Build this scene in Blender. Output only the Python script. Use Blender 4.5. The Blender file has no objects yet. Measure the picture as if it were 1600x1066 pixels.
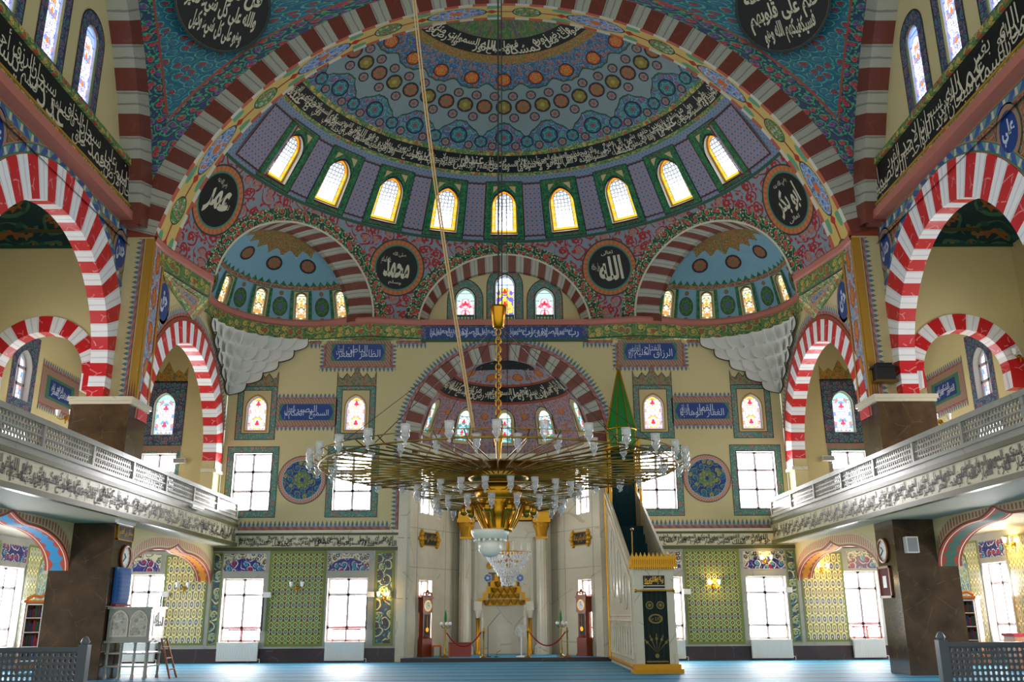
import bpy, math, random
from math import sin, cos, pi, sqrt, radians as rad, atan2, asin, acos, degrees as deg
from mathutils import Vector, Matrix, Euler

SC = bpy.context.scene
COL = SC.collection
random.seed(7)

# ------------------------------------------------------------------ camera, world, exposure
cam_d = bpy.data.cameras.new('camera')
cam_d.sensor_width = 36.0
cam_d.lens = 1422.0 / 1600.0 * 36.0
cam_d.clip_end = 300
cam_o = bpy.data.objects.new('camera', cam_d)
COL.objects.link(cam_o)
_p, _y, _r = rad(16.74), rad(.495), rad(-.307)
_f = Vector((sin(_y)*cos(_p), cos(_y)*cos(_p), sin(_p)))
_rt = Vector((cos(_y), -sin(_y), 0)); _up = _rt.cross(_f)
_R = _rt*cos(_r) + _up*sin(_r); _U = _up*cos(_r) - _rt*sin(_r)
cam_o.matrix_world = Matrix(((_R.x, _U.x, -_f.x, 0), (_R.y, _U.y, -_f.y, 0), (_R.z, _U.z, -_f.z, 1.55), (0, 0, 0, 1)))
SC.camera = cam_o

world = bpy.data.worlds.new('world'); SC.world = world
world.use_nodes = True
_bg = world.node_tree.nodes['Background']
_bg.inputs[0].default_value = (.95, .98, .93, 1)
_bg.inputs[1].default_value = .8

SC.view_settings.view_transform = 'Standard'
SC.view_settings.look = 'None'
SC.view_settings.exposure = 0.5
SC.view_settings.gamma = 1.0
SC.view_settings.use_curve_mapping = False
SC.cycles.use_denoising = True
SC.cycles.max_bounces = 6
SC.cycles.transparent_max_bounces = 24
SC.cycles.sample_clamp_indirect = 4.0
WINDOW_LIGHT = 20.0       # radiance of the plain daylit panes

# ------------------------------------------------------------------ node expressions
_t = None
def C(r, g, b):
    f = lambda c: (c/255/12.92) if c <= 10 else ((c/255+.055)/1.055)**2.4
    return (f(r), f(g), f(b), 1.0)
class N:
    __slots__ = ('s',)
    def __init__(self, s): self.s = s
    def __add__(a, b): return m_('ADD', a, b)
    __radd__ = __add__
    def __sub__(a, b): return m_('SUBTRACT', a, b)
    def __rsub__(a, b): return m_('SUBTRACT', b, a)
    def __mul__(a, b): return m_('MULTIPLY', a, b)
    __rmul__ = __mul__
    def __truediv__(a, b): return m_('DIVIDE', a, b)
    def __lt__(a, b): return m_('LESS_THAN', a, b)
    def __gt__(a, b): return m_('GREATER_THAN', a, b)
def m_(op, *a):
    n = _t.nodes.new('ShaderNodeMath'); n.operation = op
    for i, x in enumerate(a):
        if isinstance(x, N): _t.links.new(x.s, n.inputs[i])
        else: n.inputs[i].default_value = x
    return N(n.outputs[0])
def fr(a): return m_('FRACT', a)
def fl(a): return m_('FLOOR', a)
def sn(a): return m_('SINE', a)
def cs(a): return m_('COSINE', a)
def ab(a): return m_('ABSOLUTE', a)
def sq(a): return m_('SQRT', a)
def mn(a, b): return m_('MINIMUM', a, b)
def mx(a, b): return m_('MAXIMUM', a, b)
def at2(a, b): return m_('ARCTAN2', a, b)
def par(a): return fr(fl(a)*.5) > .25            # parity of floor(a)
def tri(a): return ab(fr(a)-.5)*2                # 1 at whole numbers, 0 between
def band(a, lo, hi): return (a > lo)*(a < hi)
def hyp(a, b): return sq(a*a+b*b)
def _lnk(x, inp):
    if isinstance(x, N): _t.links.new(x.s, inp)
    elif isinstance(x, tuple): inp.default_value = x
    else: inp.default_value = x
def mix(f, A, B):
    n = _t.nodes.new('ShaderNodeMix'); n.data_type = 'RGBA'
    _lnk(f, n.inputs[0]); _lnk(A, n.inputs[6]); _lnk(B, n.inputs[7])
    return N(n.outputs[2])
def vec(u, v, w=0.0):
    n = _t.nodes.new('ShaderNodeCombineXYZ')
    for i, x in enumerate((u, v, w)): _lnk(x, n.inputs[i])
    return n.outputs[0]
def noise(u, v, s, det=2.0, w=0.0):
    n = _t.nodes.new('ShaderNodeTexNoise'); n.inputs['Scale'].default_value = s; n.inputs['Detail'].default_value = det
    _t.links.new(vec(u, v, w), n.inputs['Vector']); return N(n.outputs[0])
def voro(u, v, s, feat='F1', rnd=1.0):
    n = _t.nodes.new('ShaderNodeTexVoronoi'); n.voronoi_dimensions = '2D'; n.feature = feat
    n.inputs['Scale'].default_value = s; n.inputs['Randomness'].default_value = rnd
    _t.links.new(vec(u, v), n.inputs['Vector'])
    if feat == 'DISTANCE_TO_EDGE': return N(n.outputs['Distance'])
    c = _t.nodes.new('ShaderNodeSeparateColor'); _t.links.new(n.outputs['Color'], c.inputs[0])
    p = _t.nodes.new('ShaderNodeSeparateXYZ'); _t.links.new(n.outputs['Position'], p.inputs[0])
    return N(n.outputs['Distance']), N(c.outputs[0]), N(c.outputs[1]), N(p.outputs[0]), N(p.outputs[1])
def UV():
    n = _t.nodes.new('ShaderNodeUVMap'); n.uv_map = 'UVMap'
    s = _t.nodes.new('ShaderNodeSeparateXYZ'); _t.links.new(n.outputs[0], s.inputs[0])
    return N(s.outputs[0]), N(s.outputs[1])
def OBJ():
    n = _t.nodes.new('ShaderNodeTexCoord')
    s = _t.nodes.new('ShaderNodeSeparateXYZ'); _t.links.new(n.outputs['Object'], s.inputs[0])
    return N(s.outputs[0]), N(s.outputs[1]), N(s.outputs[2])
MAT = {}
def mat(name, fn, rough=.6, metal=0.0, spec=.4, emit=0.0, bump=None):
    global _t
    m = bpy.data.materials.new(name); m.use_nodes = True
    _t = m.node_tree; _t.nodes.clear()
    o = _t.nodes.new('ShaderNodeOutputMaterial')
    b = _t.nodes.new('ShaderNodeBsdfPrincipled')
    _t.links.new(b.outputs[0], o.inputs[0])
    c = fn() if callable(fn) else fn
    if emit:
        _lnk(c, b.inputs['Emission Color']); b.inputs['Emission Strength'].default_value = emit
        b.inputs['Base Color'].default_value = (.05, .05, .05, 1)
    else: _lnk(c, b.inputs['Base Color'])
    b.inputs['Roughness'].default_value = rough; b.inputs['Metallic'].default_value = metal
    b.inputs['Specular IOR Level'].default_value = spec
    MAT[name] = m
    return m
def glassy(name, col, clear=.65, rough=.08):
    m = bpy.data.materials.new(name); m.use_nodes = True; t = m.node_tree; t.nodes.clear()
    o = t.nodes.new('ShaderNodeOutputMaterial'); mx_ = t.nodes.new('ShaderNodeMixShader')
    a = t.nodes.new('ShaderNodeBsdfTransparent'); g = t.nodes.new('ShaderNodeBsdfPrincipled')
    g.inputs['Base Color'].default_value = col; g.inputs['Roughness'].default_value = rough; g.inputs['Specular IOR Level'].default_value = 1.0
    lw = t.nodes.new('ShaderNodeLayerWeight'); lw.inputs[0].default_value = .45
    mr = t.nodes.new('ShaderNodeMapRange'); mr.inputs[3].default_value = 1-clear; mr.inputs[4].default_value = 1.0
    t.links.new(lw.outputs['Facing'], mr.inputs[0]); t.links.new(mr.outputs[0], mx_.inputs[0])
    t.links.new(a.outputs[0], mx_.inputs[1]); t.links.new(g.outputs[0], mx_.inputs[2]); t.links.new(mx_.outputs[0], o.inputs[0])
    MAT[name] = m

# ---- reusable ornament
def scroll(u, v, s, bg, vine, f1, f2, leaf, warp=.28):
    """curling stems, rosettes and leaves on a ground colour"""
    a = noise(u, v, s*.9, 1.0); b = noise(u, v, s*.9, 1.0, 5.0)
    uu = u + (a-.5)*(warp/s*2.2); vv = v + (b-.5)*(warp/s*2.2)
    d, r1, r2, px, py = voro(uu*s, vv*s, 1.0, rnd=.75)
    du, dv = uu*s-px, vv*s-py
    th = at2(dv, du)
    spiral = fr(d*2.6 + th*.15915)
    c = mix((spiral < .3)*(d < .62), bg, vine)
    e = voro(uu*s*2.3, vv*s*2.3, 1.0, 'F1', .9)
    c = mix((e[0] < .27)*(e[1] > .45), c, leaf)
    pet = d*(1.0+cs(th*6.0)*.22)
    c = mix(pet < .25, c, mix(r1 > .5, f1, f2))
    return mix(d < .075, c, bg)
def veins(u, v, s, base, vein, w=.03, dark=None):
    a = noise(u, v, s*.7, 4.0)
    e = voro(u + (a-.5)*.9/s, v + (a-.5)*.7/s, s*.55, 'DISTANCE_TO_EDGE')
    c = mix(a*1.3-.15, base, dark or base)
    return mix((e < w)*(noise(u, v, s*1.3, 1.0, 3.0) > .5)*.55, c, vein)
def rosette(r, th, k, bg, c1, c2, c3, rim):
    c = mix(r*(1.0+cs(th*k)*.16) < .78, bg, c1)
    c = mix(band(fr(r*2.8 + cs(th*k)*.22), .0, .3)*(r < .8), c, c2)
    c = mix(r*(1.0-cs(th*k)*.25) < .3, c, c3)
    return mix(r > .88, c, rim)

# ------------------------------------------------------------------ paint and stone
def build_materials():
    def plaster(a, b):
        def f():
            x, y, z = OBJ()
            return mix(noise(x+y, z, .6, 3.0), a, b)
        return f
    mat('plaster', plaster(C(208, 196, 150), C(194, 182, 134)), .75, spec=.2)
    mat('plaster_aisle', plaster(C(222, 210, 160), C(206, 194, 140)), .75, spec=.2)
    mat('white_plaster', plaster(C(228, 228, 220), C(206, 208, 202)), .7, spec=.2)
    mat('soffit', plaster(C(190, 180, 150), C(175, 165, 138)), .55)
    def stripes(red, vein, pale, line):
        def f():
            u, v = UV()
            r = veins(u*.5, v, 3.0, red, vein, .03)
            w = mix(tri(fr(u)*2.0+noise(u, v, 2.0)*.35) > .82, pale, line)
            return mix(par(u), r, w)
        return f
    mat('stripe_bright', stripes(C(200, 28, 36), C(236, 170, 170), C(240, 240, 242), C(208, 214, 222)), .35)
    mat('stripe_brown', stripes(C(116, 58, 46), C(130, 76, 62), C(172, 172, 158), C(132, 134, 124)), .45)
    # soffit of the great arch: yellow field with long blue and round green medallions
    def intrados():
        u, v = UV()                       # u metres along, v 0..1 across
        p = fr(u/4.6)*4.6; y = v-.5
        edge = mix(par(u/.46), C(186, 92, 74), C(206, 204, 190))
        c = mix(noise(u, v, 3.0), C(214, 190, 112), C(202, 172, 96))
        c = mix(ab(y) < .03, c, C(170, 60, 44))
        for cx, rr in ((2.15, .2), (4.45, .2)):
            d = ab(p-cx)/rr + ab(y)/.12
            c = mix(d < 1.0, c, C(172, 52, 38))
            d2 = hyp((p-cx)/.34, (ab(y)-.27)/.1)
            c = mix(d2 < 1.0, c, C(96, 160, 122))
        d = hyp((p-1.0)/1.0, y/.3)
        c = mix(d < 1.0, c, C(60, 56, 60))
        c = mix(d < .94, c, scroll(u, v*1.4, 4.0, C(110, 140, 190), C(190, 210, 226), C(206, 110, 50), C(60, 90, 160), C(150, 190, 190)))
        c = mix(hyp((p-1.0)/.2, y/.1) < 1.0, c, C(206, 110, 50))
        d = hyp((p-3.3)/.48, y/.28)
        c = mix(d < 1.0, c, C(40, 60, 40))
        c = mix(d < .9, c, scroll(u, v*1.4, 5.0, C(66, 130, 70), C(180, 190, 130), C(190, 70, 90), C(200, 190, 190), C(40, 100, 60)))
        return mix(ab(y) > .36, c, edge)
    mat('intrados', intrados, .5)
    def fl_(name, s, *cols, rough=.55):
        def f():
            u, v = UV(); return scroll(u, v, s, *cols)
        mat(name, f, rough)
    fl_('pendentive', 3.6, C(30, 96, 122), C(84, 160, 150), C(150, 40, 44), C(60, 106, 130), C(40, 126, 112))
    fl_('border_red_green', 3.4, C(44, 60, 96), C(60, 150, 96), C(186, 52, 60), C(120, 70, 130), C(70, 160, 110))
    fl_('red_floral', 2.0, C(128, 142, 152), C(156, 28, 32), C(160, 30, 34), C(170, 110, 96), C(164, 44, 44))
    fl_('red_green_floral', 4.2, C(40, 60, 46), C(90, 180, 110), C(206, 70, 60), C(190, 60, 70), C(190, 190, 160))
    fl_('dome_blue', 3.4, C(64, 92, 128), C(108, 156, 170), C(190, 96, 40), C(120, 70, 70), C(60, 120, 150))
    fl_('dome_purple', 3.2, C(82, 98, 132), C(120, 160, 180), C(70, 160, 130), C(150, 80, 100), C(72, 140, 130))
    fl_('dome_green', 1.6, C(70, 112, 60), C(120, 120, 90), C(110, 70, 100), C(120, 110, 60), C(60, 90, 60))
    fl_('gold_ring', 4.0, C(134, 110, 56), C(170, 140, 80), C(180, 80, 50), C(110, 110, 60), C(100, 90, 50))
    fl_('green_band', 3.2, C(94, 128, 72), C(176, 170, 96), C(180, 80, 60), C(206, 170, 90), C(60, 100, 60))
    fl_('green_frame', 5.0, C(24, 96, 56), C(60, 140, 84), C(20, 80, 50), C(60, 130, 80), C(24, 90, 60))
    fl_('teal_frame', 4.6, C(98, 134, 124), C(60, 108, 104), C(168, 108, 94), C(64, 140, 116), C(150, 150, 130))
    fl_('navy_frame', 5.0, C(60, 66, 100), C(120, 140, 150), C(150, 90, 100), C(70, 130, 120), C(50, 60, 90))
    fl_('brown_floral', 4.0, C(146, 100, 74), C(190, 150, 110), C(150, 66, 60), C(120, 120, 100), C(110, 80, 66))
    fl_('crest', 5.0, C(126, 124, 92), C(150, 130, 100), C(160, 80, 70), C(70, 110, 90), C(110, 92, 70))
    fl_('crest_gold', 5.0, C(176, 140, 62), C(150, 120, 60), C(80, 110, 80), C(170, 90, 60), C(120, 92, 50))
    fl_('floral_panel', 2.6, C(140, 150, 168), C(176, 184, 190), C(196, 120, 70), C(170, 90, 90), C(110, 130, 160))
    fl_('aisle_vault', 1.2, C(30, 64, 66), C(70, 116, 90), C(160, 96, 50), C(150, 110, 60), C(40, 90, 84))
    fl_('apse_dome', 2.6, C(146, 150, 160), C(170, 140, 130), C(190, 96, 60), C(160, 70, 60), C(120, 130, 150))
    fl_('apse_drum', 6.0, C(150, 144, 152), C(166, 100, 90), C(190, 90, 50), C(90, 100, 140), C(150, 90, 80))
    fl_('tile_lunette', 3.4, C(38, 44, 110), C(200, 190, 180), C(150, 40, 70), C(60, 140, 160), C(70, 70, 150), rough=.2)
    fl_('tile_white', 3.6, C(206, 196, 170), C(120, 124, 110), C(90, 70, 60), C(70, 90, 110), C(110, 120, 90), rough=.2)
    fl_('tile_tall', 2.6, C(64, 78, 92), C(206, 196, 130), C(70, 60, 60), C(150, 160, 120), C(70, 140, 140), rough=.18)
    fl_('tile_vase', 3.0, C(120, 150, 150), C(190, 190, 140), C(90, 110, 150), C(170, 150, 90), C(100, 140, 110), rough=.2)
    fl_('carved_marble', 3.0, C(176, 172, 156), C(196, 192, 176), C(160, 156, 142), C(186, 180, 166), C(150, 148, 136))
    # pale blue dome field
    mat('pale_blue', plaster(C(132, 150, 152), C(118, 138, 142)), .6)
    mat('exedra_blue', plaster(C(130, 176, 194), C(116, 160, 180)), .6)
    def lattice(bg, a, b, line):
        def f():
            u, v = UV(); s = 5.5
            x = fr(u*s)-.5; y = fr(v*s)-.5; x2 = fr(u*s+.5)-.5; y2 = fr(v*s+.5)-.5
            c = mix(mn(ab(ab(x)+ab(y)-.5), ab(ab(x)-.0)) < .07, bg, line)
            c = mix(hyp(x, y) < .17, c, a)
            return mix(hyp(x2, y2) < .15, c, b)
        return f
    mat('star_lattice', lattice(C(110, 138, 176), C(190, 104, 60), C(60, 72, 124), C(160, 130, 120)), .5)
    mat('speckle_blue', lattice(C(116, 136, 160), C(84, 100, 130), C(96, 116, 156), C(126, 142, 160)), .5)
    def disc(k, bg, c1, c2, c3, rim):
        def f():
            u, v = UV(); return rosette(hyp(u, v), at2(v, u), k, bg, c1, c2, c3, rim)
        return f
    mat('disc_green', disc(6.0, C(60, 90, 50), C(110, 130, 50), C(180, 80, 50), C(150, 150, 80), C(60, 40, 40)))
    mat('disc_brown', disc(8.0, C(120, 80, 60), C(140, 106, 70), C(170, 70, 60), C(110, 110, 70), C(50, 40, 44)))
    mat('disc_small', disc(6.0, C(120, 116, 114), C(144, 134, 130), C(112, 48, 54), C(140, 80, 80), C(36, 36, 46)))
    mat('disc_orange', disc(5.0, C(190, 96, 40), C(206, 120, 50), C(150, 60, 40), C(170, 130, 60), C(120, 70, 50)))
    mat('disc_leaf', disc(7.0, C(50, 104, 60), C(70, 120, 60), C(40, 84, 50), C(90, 90, 140), C(70, 60, 60)))
    mat('disc_teal', disc(6.0, C(50, 110, 110), C(70, 150, 136), C(50, 80, 130), C(130, 70, 90), C(40, 60, 100)))
    mat('disc_blue', disc(5.0, C(40, 70, 150), C(40, 70, 150), C(180, 196, 216), C(210, 216, 226), C(190, 196, 200)))
    def wall_medal():
        u, v = UV(); r = hyp(u, v); th = at2(v, u)
        c = scroll(u, v, 3.4, C(24, 54, 126), C(130, 140, 50), C(34, 110, 130), C(150, 150, 60), C(36, 96, 130), .2)
        c = mix(r*(1.0+cs(th*8.0)*.12) < .34, c, scroll(u, v, 7.0, C(120, 136, 60), C(40, 70, 110), C(150, 150, 70), C(60, 110, 110), C(90, 120, 60)))
        c = mix(r < .08, c, C(24, 54, 126))
        c = mix(r > .79, c, C(120, 180, 190))
        c = mix(r > .82, c, mix(tri(th*9.0+r*9.0) > .6, C(176, 110, 96), C(206, 160, 140)))
        c = mix(r > .95, c, C(130, 110, 100))
        return mix(r > .98, c, C(40, 36, 36))
    mat('wall_medallion', wall_medal)
    def gilt_rim():
        u, v = UV(); r = hyp(u, v); th = at2(v, u)
        c = mix(tri(th*5.4) > .5, C(190, 96, 44), C(176, 120, 76))
        c = mix(r < .8, c, C(60, 130, 110))
        return mix(r > .95, c, C(30, 60, 60))
    mat('roundel_rim', gilt_rim)
    def tulips():
        u, v = UV()                      # u metres, v 0..1 (1 = tips)
        x = ab(fr(u/.155)-.5)*2
        tip = mn((1.0-v)*2.2+.06, .9)*.62
        c = mix(x < tip, C(200, 186, 134), C(40, 62, 110))
        c = mix(x < tip*.5, c, C(70, 130, 140))
        c = mix(v < .52, c, mix(tri(u/.155+v*1.2) > .5, C(150, 168, 176), C(96, 116, 150)))
        c = mix(v < .36, c, mix(tri(u/.3+v) > .55, C(176, 110, 100), C(140, 96, 84)))
        return mix(v < .06, c, C(40, 36, 34))
    mat('tulip_border', tulips)
    def rope():
        u, v = UV()
        c = mix(tri(u/.5 + v*.7) > .5, C(60, 90, 150), C(100, 150, 150))
        c = mix(tri(u/.5+.25) > .8, c, C(200, 190, 170))
        c = mix(ab(v-.5) > .3, c, C(60, 120, 100))
        return mix(ab(v-.5) > .42, c, C(180, 120, 90))
    mat('rope_border', rope)
    def zig():
        u, v = UV(); return mix(tri(u/.11+v*6.0) > .5, C(140, 104, 90), C(164, 136, 116))
    mat('zigzag', zig)
    def teeth():
        u, v = UV(); x = tri(u/.17)
        c = mix((x > .62)*band(v, .15, .8), C(196, 180, 140), C(176, 96, 70))
        return mix(band(x, .5, .62)*band(v, .1, .85), c, C(96, 84, 74))
    mat('tooth_border', teeth)
    def ogee_soffit(bg, edge):
        def f():
            u, v = UV(); w = .5-ab(v-.5)
            c = mix(w < (.2+ab(sn(u*9.0))*.14), bg, edge)
            return mix(band(w, .1, .14), c, C(240, 225, 190))
        return f
    mat('ogee_blue', ogee_soffit(C(60, 150, 196), C(190, 72, 44)))
    mat('ogee_orange', ogee_soffit(C(224, 140, 40), C(170, 80, 60)))
    mat('ogee_green', ogee_soffit(C(60, 100, 80), C(160, 60, 40)))
    # tile fields: staggered lattice
    def lozenge(ground, line, m1, m2, dot, a=.21, b=.225, rnd=False):
        def f():
            u, v = UV(); k = par(v/b)
            x = ab(fr(u/a+k*.5)-.5)*2; y = ab(fr(v/b)-.5)*2
            d = hyp(x*1.15, y*.95) if rnd else x+y*.9
            g2 = ab(fr(u/a+k*.5+.5)-.5)*2
            c = mix(g2 < .3, ground, mix(k, m2, dot))
            c = mix(d < .95, c, line); c = mix(d < .74, c, ground); c = mix(d < .58, c, mix(k, m1, m2))
            c = mix(d < .2, c, line)
            return c
        return f
    mat('tile_olive', lozenge(C(134, 140, 62), C(190, 192, 126), C(40, 84, 120), C(84, 60, 60), C(90, 130, 80)), .16)
    mat('tile_yellow', lozenge(C(206, 184, 70), C(240, 236, 206), C(96, 104, 126), C(160, 150, 70), C(130, 110, 60), .21, .30, True), .16)
    mat('tile_pale', lozenge(C(190, 182, 106), C(232, 228, 196), C(140, 146, 130), C(150, 150, 90), C(150, 140, 80), .22, .42, True), .16)
    mat('olive', C(112, 122, 52), .3); mat('olive_dark', C(78, 80, 44), .3)
    # stone
    def stone(base, dark, vein, s=1.0, w=.03):
        def f():
            x, y, z = OBJ(); return veins(x+y*.9, z+y*.3, s, base, vein, w, dark)
        return f
    mat('marble_dark', stone(C(104, 80, 56), C(38, 32, 26), C(130, 112, 90), 2.6, .006), .12, spec=.6)
    mat('marble_base', stone(C(74, 50, 46), C(44, 34, 34), C(120, 100, 92), 2.4, .01), .18, spec=.6)
    mat('marble', stone(C(220, 213, 190), C(196, 190, 165), C(160, 154, 136), 1.3, .012), .25, spec=.5)
    mat('marble_grey', stone(C(168, 166, 154), C(140, 140, 130), C(120, 118, 110), 1.6, .012), .22, spec=.6)
    mat('marble_panel', stone(C(226, 219, 194), C(176, 170, 146), C(160, 152, 128), .8, .012), .2, spec=.5)
    mat('joint', C(120, 116, 104), .5)
    mat('ink', C(26, 28, 26), .5); mat('black_paint', C(14, 22, 20), .45)
    mat('letter_cream', C(206, 200, 176), .5); mat('letter_white', C(196, 206, 224), .5)
    mat('letter_gold', C(214, 170, 60), .35, metal=.5); mat('outline', C(36, 34, 32), .6)
    mat('cream_tile', C(206, 200, 168), .25)
    mat('blue_panel', C(28, 62, 130), .35); mat('green_panel', C(66, 118, 96), .4)
    mat('pink', C(182, 112, 98), .5); mat('green_line', C(40, 84, 60), .5); mat('ochre', C(170, 128, 40), .45)
    mat('ochre_panel', C(196, 178, 130), .6); mat('rust', C(150, 66, 44), .5)
    # metals, glass, furniture
    mat('gold', C(196, 142, 38), .3, metal=1.0); mat('brass', C(146, 116, 52), .3, metal=1.0); mat('gilt', C(206, 150, 36), .4, metal=.6)
    mat('steel', C(180, 182, 186), .3, metal=1.0); mat('white_metal', C(232, 230, 224), .35); mat('pvc', C(190, 182, 190), .5)
    mat('black_plastic', C(24, 24, 26), .4); mat('grey_plastic', C(150, 150, 150), .5); mat('cable', C(170, 140, 96), .6)
    mat('white_glass', C(236, 232, 216), .25, spec=.6)
    glassy('crystal', (.62, .63, .62, 1), .72, .04); glassy('crystal_dense', (1, 1, 1, 1), .12, .05)
    mat('lit_bulb', (1.0, .72, .3, 1), emit=3.0)
    def wood(a, b):
        def f():
            x, y, z = OBJ(); return mix(noise(x*6+y*5, z*.7, 3.0, 3.0), a, b)
        return f
    mat('wood_red', wood(C(150, 62, 28), C(92, 34, 18)), .3); mat('wood', wood(C(170, 104, 50), C(120, 66, 30)), .4); mat('wood_orange', wood(C(222, 130, 50), C(190, 100, 40)), .4)
    mat('red_cloth', C(150, 24, 40), .8); mat('maroon', C(110, 30, 36), .8); mat('rose', C(170, 84, 72), .8)
    mat('book_red', C(140, 36, 36), .6); mat('book_green', C(40, 80, 60), .6); mat('book_brown', C(90, 56, 36), .6); mat('book_blue', C(50, 60, 110), .6)
    mat('clock_face', C(226, 234, 230), .4); mat('green_roof', C(20, 120, 44), .4); mat('curtain_green', C(12, 34, 27), .7); mat('stair_carpet', C(10, 50, 58), .9); mat('dull_gold', C(128, 112, 56), .5); mat('stone_grey', C(104, 108, 112), .35)
    def tuft():
        u, v = UV(); return mix(hyp(fr(u*9)-.5, fr(v*9)-.5) < .17, C(30, 92, 160), C(16, 50, 100))
    mat('blue_tuft', tuft, .7)
    def carpet():
        x, y, z = OBJ()
        p = fr(y/1.5)
        c = mix(noise(x*2, y*2, 3.0), C(34, 142, 186), C(54, 162, 204))
        c = mix(tri(x/.62)*tri(y/.37) > .86, c, C(70, 150, 170))
        c = mix(p < .2, c, C(48, 40, 84))
        return mix(band(p, .2, .28), c, C(110, 180, 200))
    mat('carpet', carpet, .56, spec=.4)
    def curtain_gold():
        u, v = UV(); return scroll(u, v, 3.2, C(12, 34, 24), C(12, 34, 24), C(150, 130, 70), C(12, 34, 24), C(12, 34, 24))
    mat('minbar_curtain', curtain_gold, .7)
    # glazing: daylight behind coloured glass. u in -1..1 across, v in half-widths above the sill
    mat('pane_day', (1.0, .98, 1.0, 1), emit=WINDOW_LIGHT)
    def lead(u, v, s, rnd, pal, leadc, th=.05):
        d, r1, r2, _, _ = voro(u, v, s, rnd=rnd)
        e = voro(u, v, s, 'DISTANCE_TO_EDGE', rnd)
        c = pal[0][1]
        for lim, col in pal[1:]: c = mix(r1 > lim, c, col)
        return mix(e < th, c, leadc)
    def rim_dist(u, v, vs):
        vv = mx(v-vs, 0.0); return mx(hyp(u, vv), mx(.16-v, 0.0)*5.0+.0)
    def honey(vs):
        def f():
            u, v = UV()
            e = voro(u, v, 3.6, 'DISTANCE_TO_EDGE', .25)
            k = m_('MULTIPLY_ADD', v, .045, .01)
            c = mix(e < mx(k, .03), mix(m_('MULTIPLY', v, .3), (3.0, 2.9, 3.0, 1), (1.35, 1.4, 1.55, 1)), (.16, .24, .30, 1))
            r = mx(hyp(u, mx(v-vs, 0.0)), ((v < .26)*.9))
            b = mix(tri(v*1.6+.5) > .86, (1.5, .78, .03, 1), (.6, 1.1, .8, 1))
            b = mix(tri(v*3.2) > .93, b, (.45, .22, .02, 1))
            b = mix(m_('MULTIPLY', v-vs, 1.0) > .1, b, (1.25, .40, .01, 1))
            c = mix(r > .66, c, b)
            c = mix(band(r, .63, .68), c, (.2, .14, .05, 1))
            return mix(r > .97, c, (.25, .16, .04, 1))
        return f
    mat('glass_honey', honey(2.4), emit=.72)
    def bloom(pal, leadc, border, flowers, fc, vs, s=3.0, th=.05, ycol=(2.0, 1.1, .2, 1)):
        def f():
            u, v = UV()
            c = lead(ab(u), v, s, .8, pal, leadc, th)
            for fv in flowers:
                d = hyp(u*1.0, (v-fv)*.8); t_ = at2(v-fv, u)
                c = mix(band(ab(d-.42), 0.0, .045), c, ycol)
                c = mix(d*(1.0+cs(t_*3.0-1.57)*.25) < .19, c, fc)
            r = mx(hyp(u, mx(v-vs, 0.0)), (v < .18)*.9)
            b = mix(tri(v*1.25) > .88, border, leadc)
            c = mix(band(r, .79, .84), c, leadc)
            return mix(r > .84, c, b)
        return f
    W = (1.9, 1.8, 2.0, 1)
    mat('glass_white', bloom([(0, W), (.62, (1.9, 1.5, 1.7, 1)), (.8, (1.7, .75, .2, 1))], (.30, .12, .22, 1), (1.7, 1.3, 2.3, 1), (.8, 2.75), (1.5, .04, .10, 1), 2.6, 3.2, .07), emit=.72)
    mat('glass_exedra', bloom([(0, (1.7, 1.6, 1.2, 1)), (.35, (1.3, .55, .1, 1)), (.55, (.35, .3, .12, 1)), (.75, (.5, 1.3, 1.1, 1)), (.88, (1.6, 1.5, 1.6, 1))], (.10, .09, .05, 1), (1.3, 1.2, .8, 1), (2.9,), (1.6, .7, .05, 1), 2.9, 3.4, .06), emit=.72)
    mat('glass_tymp_side', bloom([(0, W), (.4, (1.5, 1.4, 1.6, 1)), (.66, (1.2, .10, .25, 1))], (.6, .15, .22, 1), (.7, 1.7, 1.4, 1), (.9, 2.1), (1.4, .03, .06, 1), 1.8, 2.2, .06, (1.5, .3, .4, 1)), emit=.72)
    mat('glass_tymp_mid', bloom([(0, (2.0, 1.3, .1, 1)), (.45, (.25, .18, 1.5, 1)), (.66, (2.2, 2.0, 2.4, 1)), (.85, (1.4, .6, .1, 1))], (.25, .12, .5, 1), (1.5, 2.2, 3.2, 1), (.6, 2.0, 3.3), (1.5, .03, .03, 1), 2.9, 2.6, .05, (2.0, 1.2, .1, 1)), emit=.72)
    mat('glass_apse', bloom([(0, (.5, 1.1, 2.2, 1)), (.3, (1.7, 1.7, 1.9, 1)), (.5, (.1, .4, .4, 1)), (.68, (1.3, .05, .12, 1)), (.85, (.3, 1.3, 1.6, 1))], (.05, .05, .10, 1), (1.0, 1.6, 1.6, 1), (1.2, 2.6), (1.2, .02, .05, 1), 2.4, 3.2, .06, (1.2, .9, .2, 1)), emit=.72)
    mat('glass_blue', bloom([(0, (1.7, 1.7, 2.0, 1)), (.5, (1.3, 1.2, 1.7, 1)), (.72, (1.6, .5, .2, 1)), (.85, (.3, .5, 2.0, 1))], (.12, .12, .2, 1), (.45, .7, 3.2, 1), (1.3, 3.6), (1.5, .35, .05, 1), 4.4, 3.0, .06, (.5, .5, .9, 1)), emit=.72)
    mat('glass_aisle', bloom([(0, W), (.5, (1.7, 1.4, 2.0, 1)), (.75, (1.5, .4, .4, 1)), (.88, (.25, .6, 1.7, 1))], (.4, .3, .5, 1), (.6, 1.7, 1.1, 1), (1.0, 2.6), (1.3, .1, .2, 1), 2.6, 3.4, .08, (.6, 1.6, .9, 1)), emit=.72)
build_materials()
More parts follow.
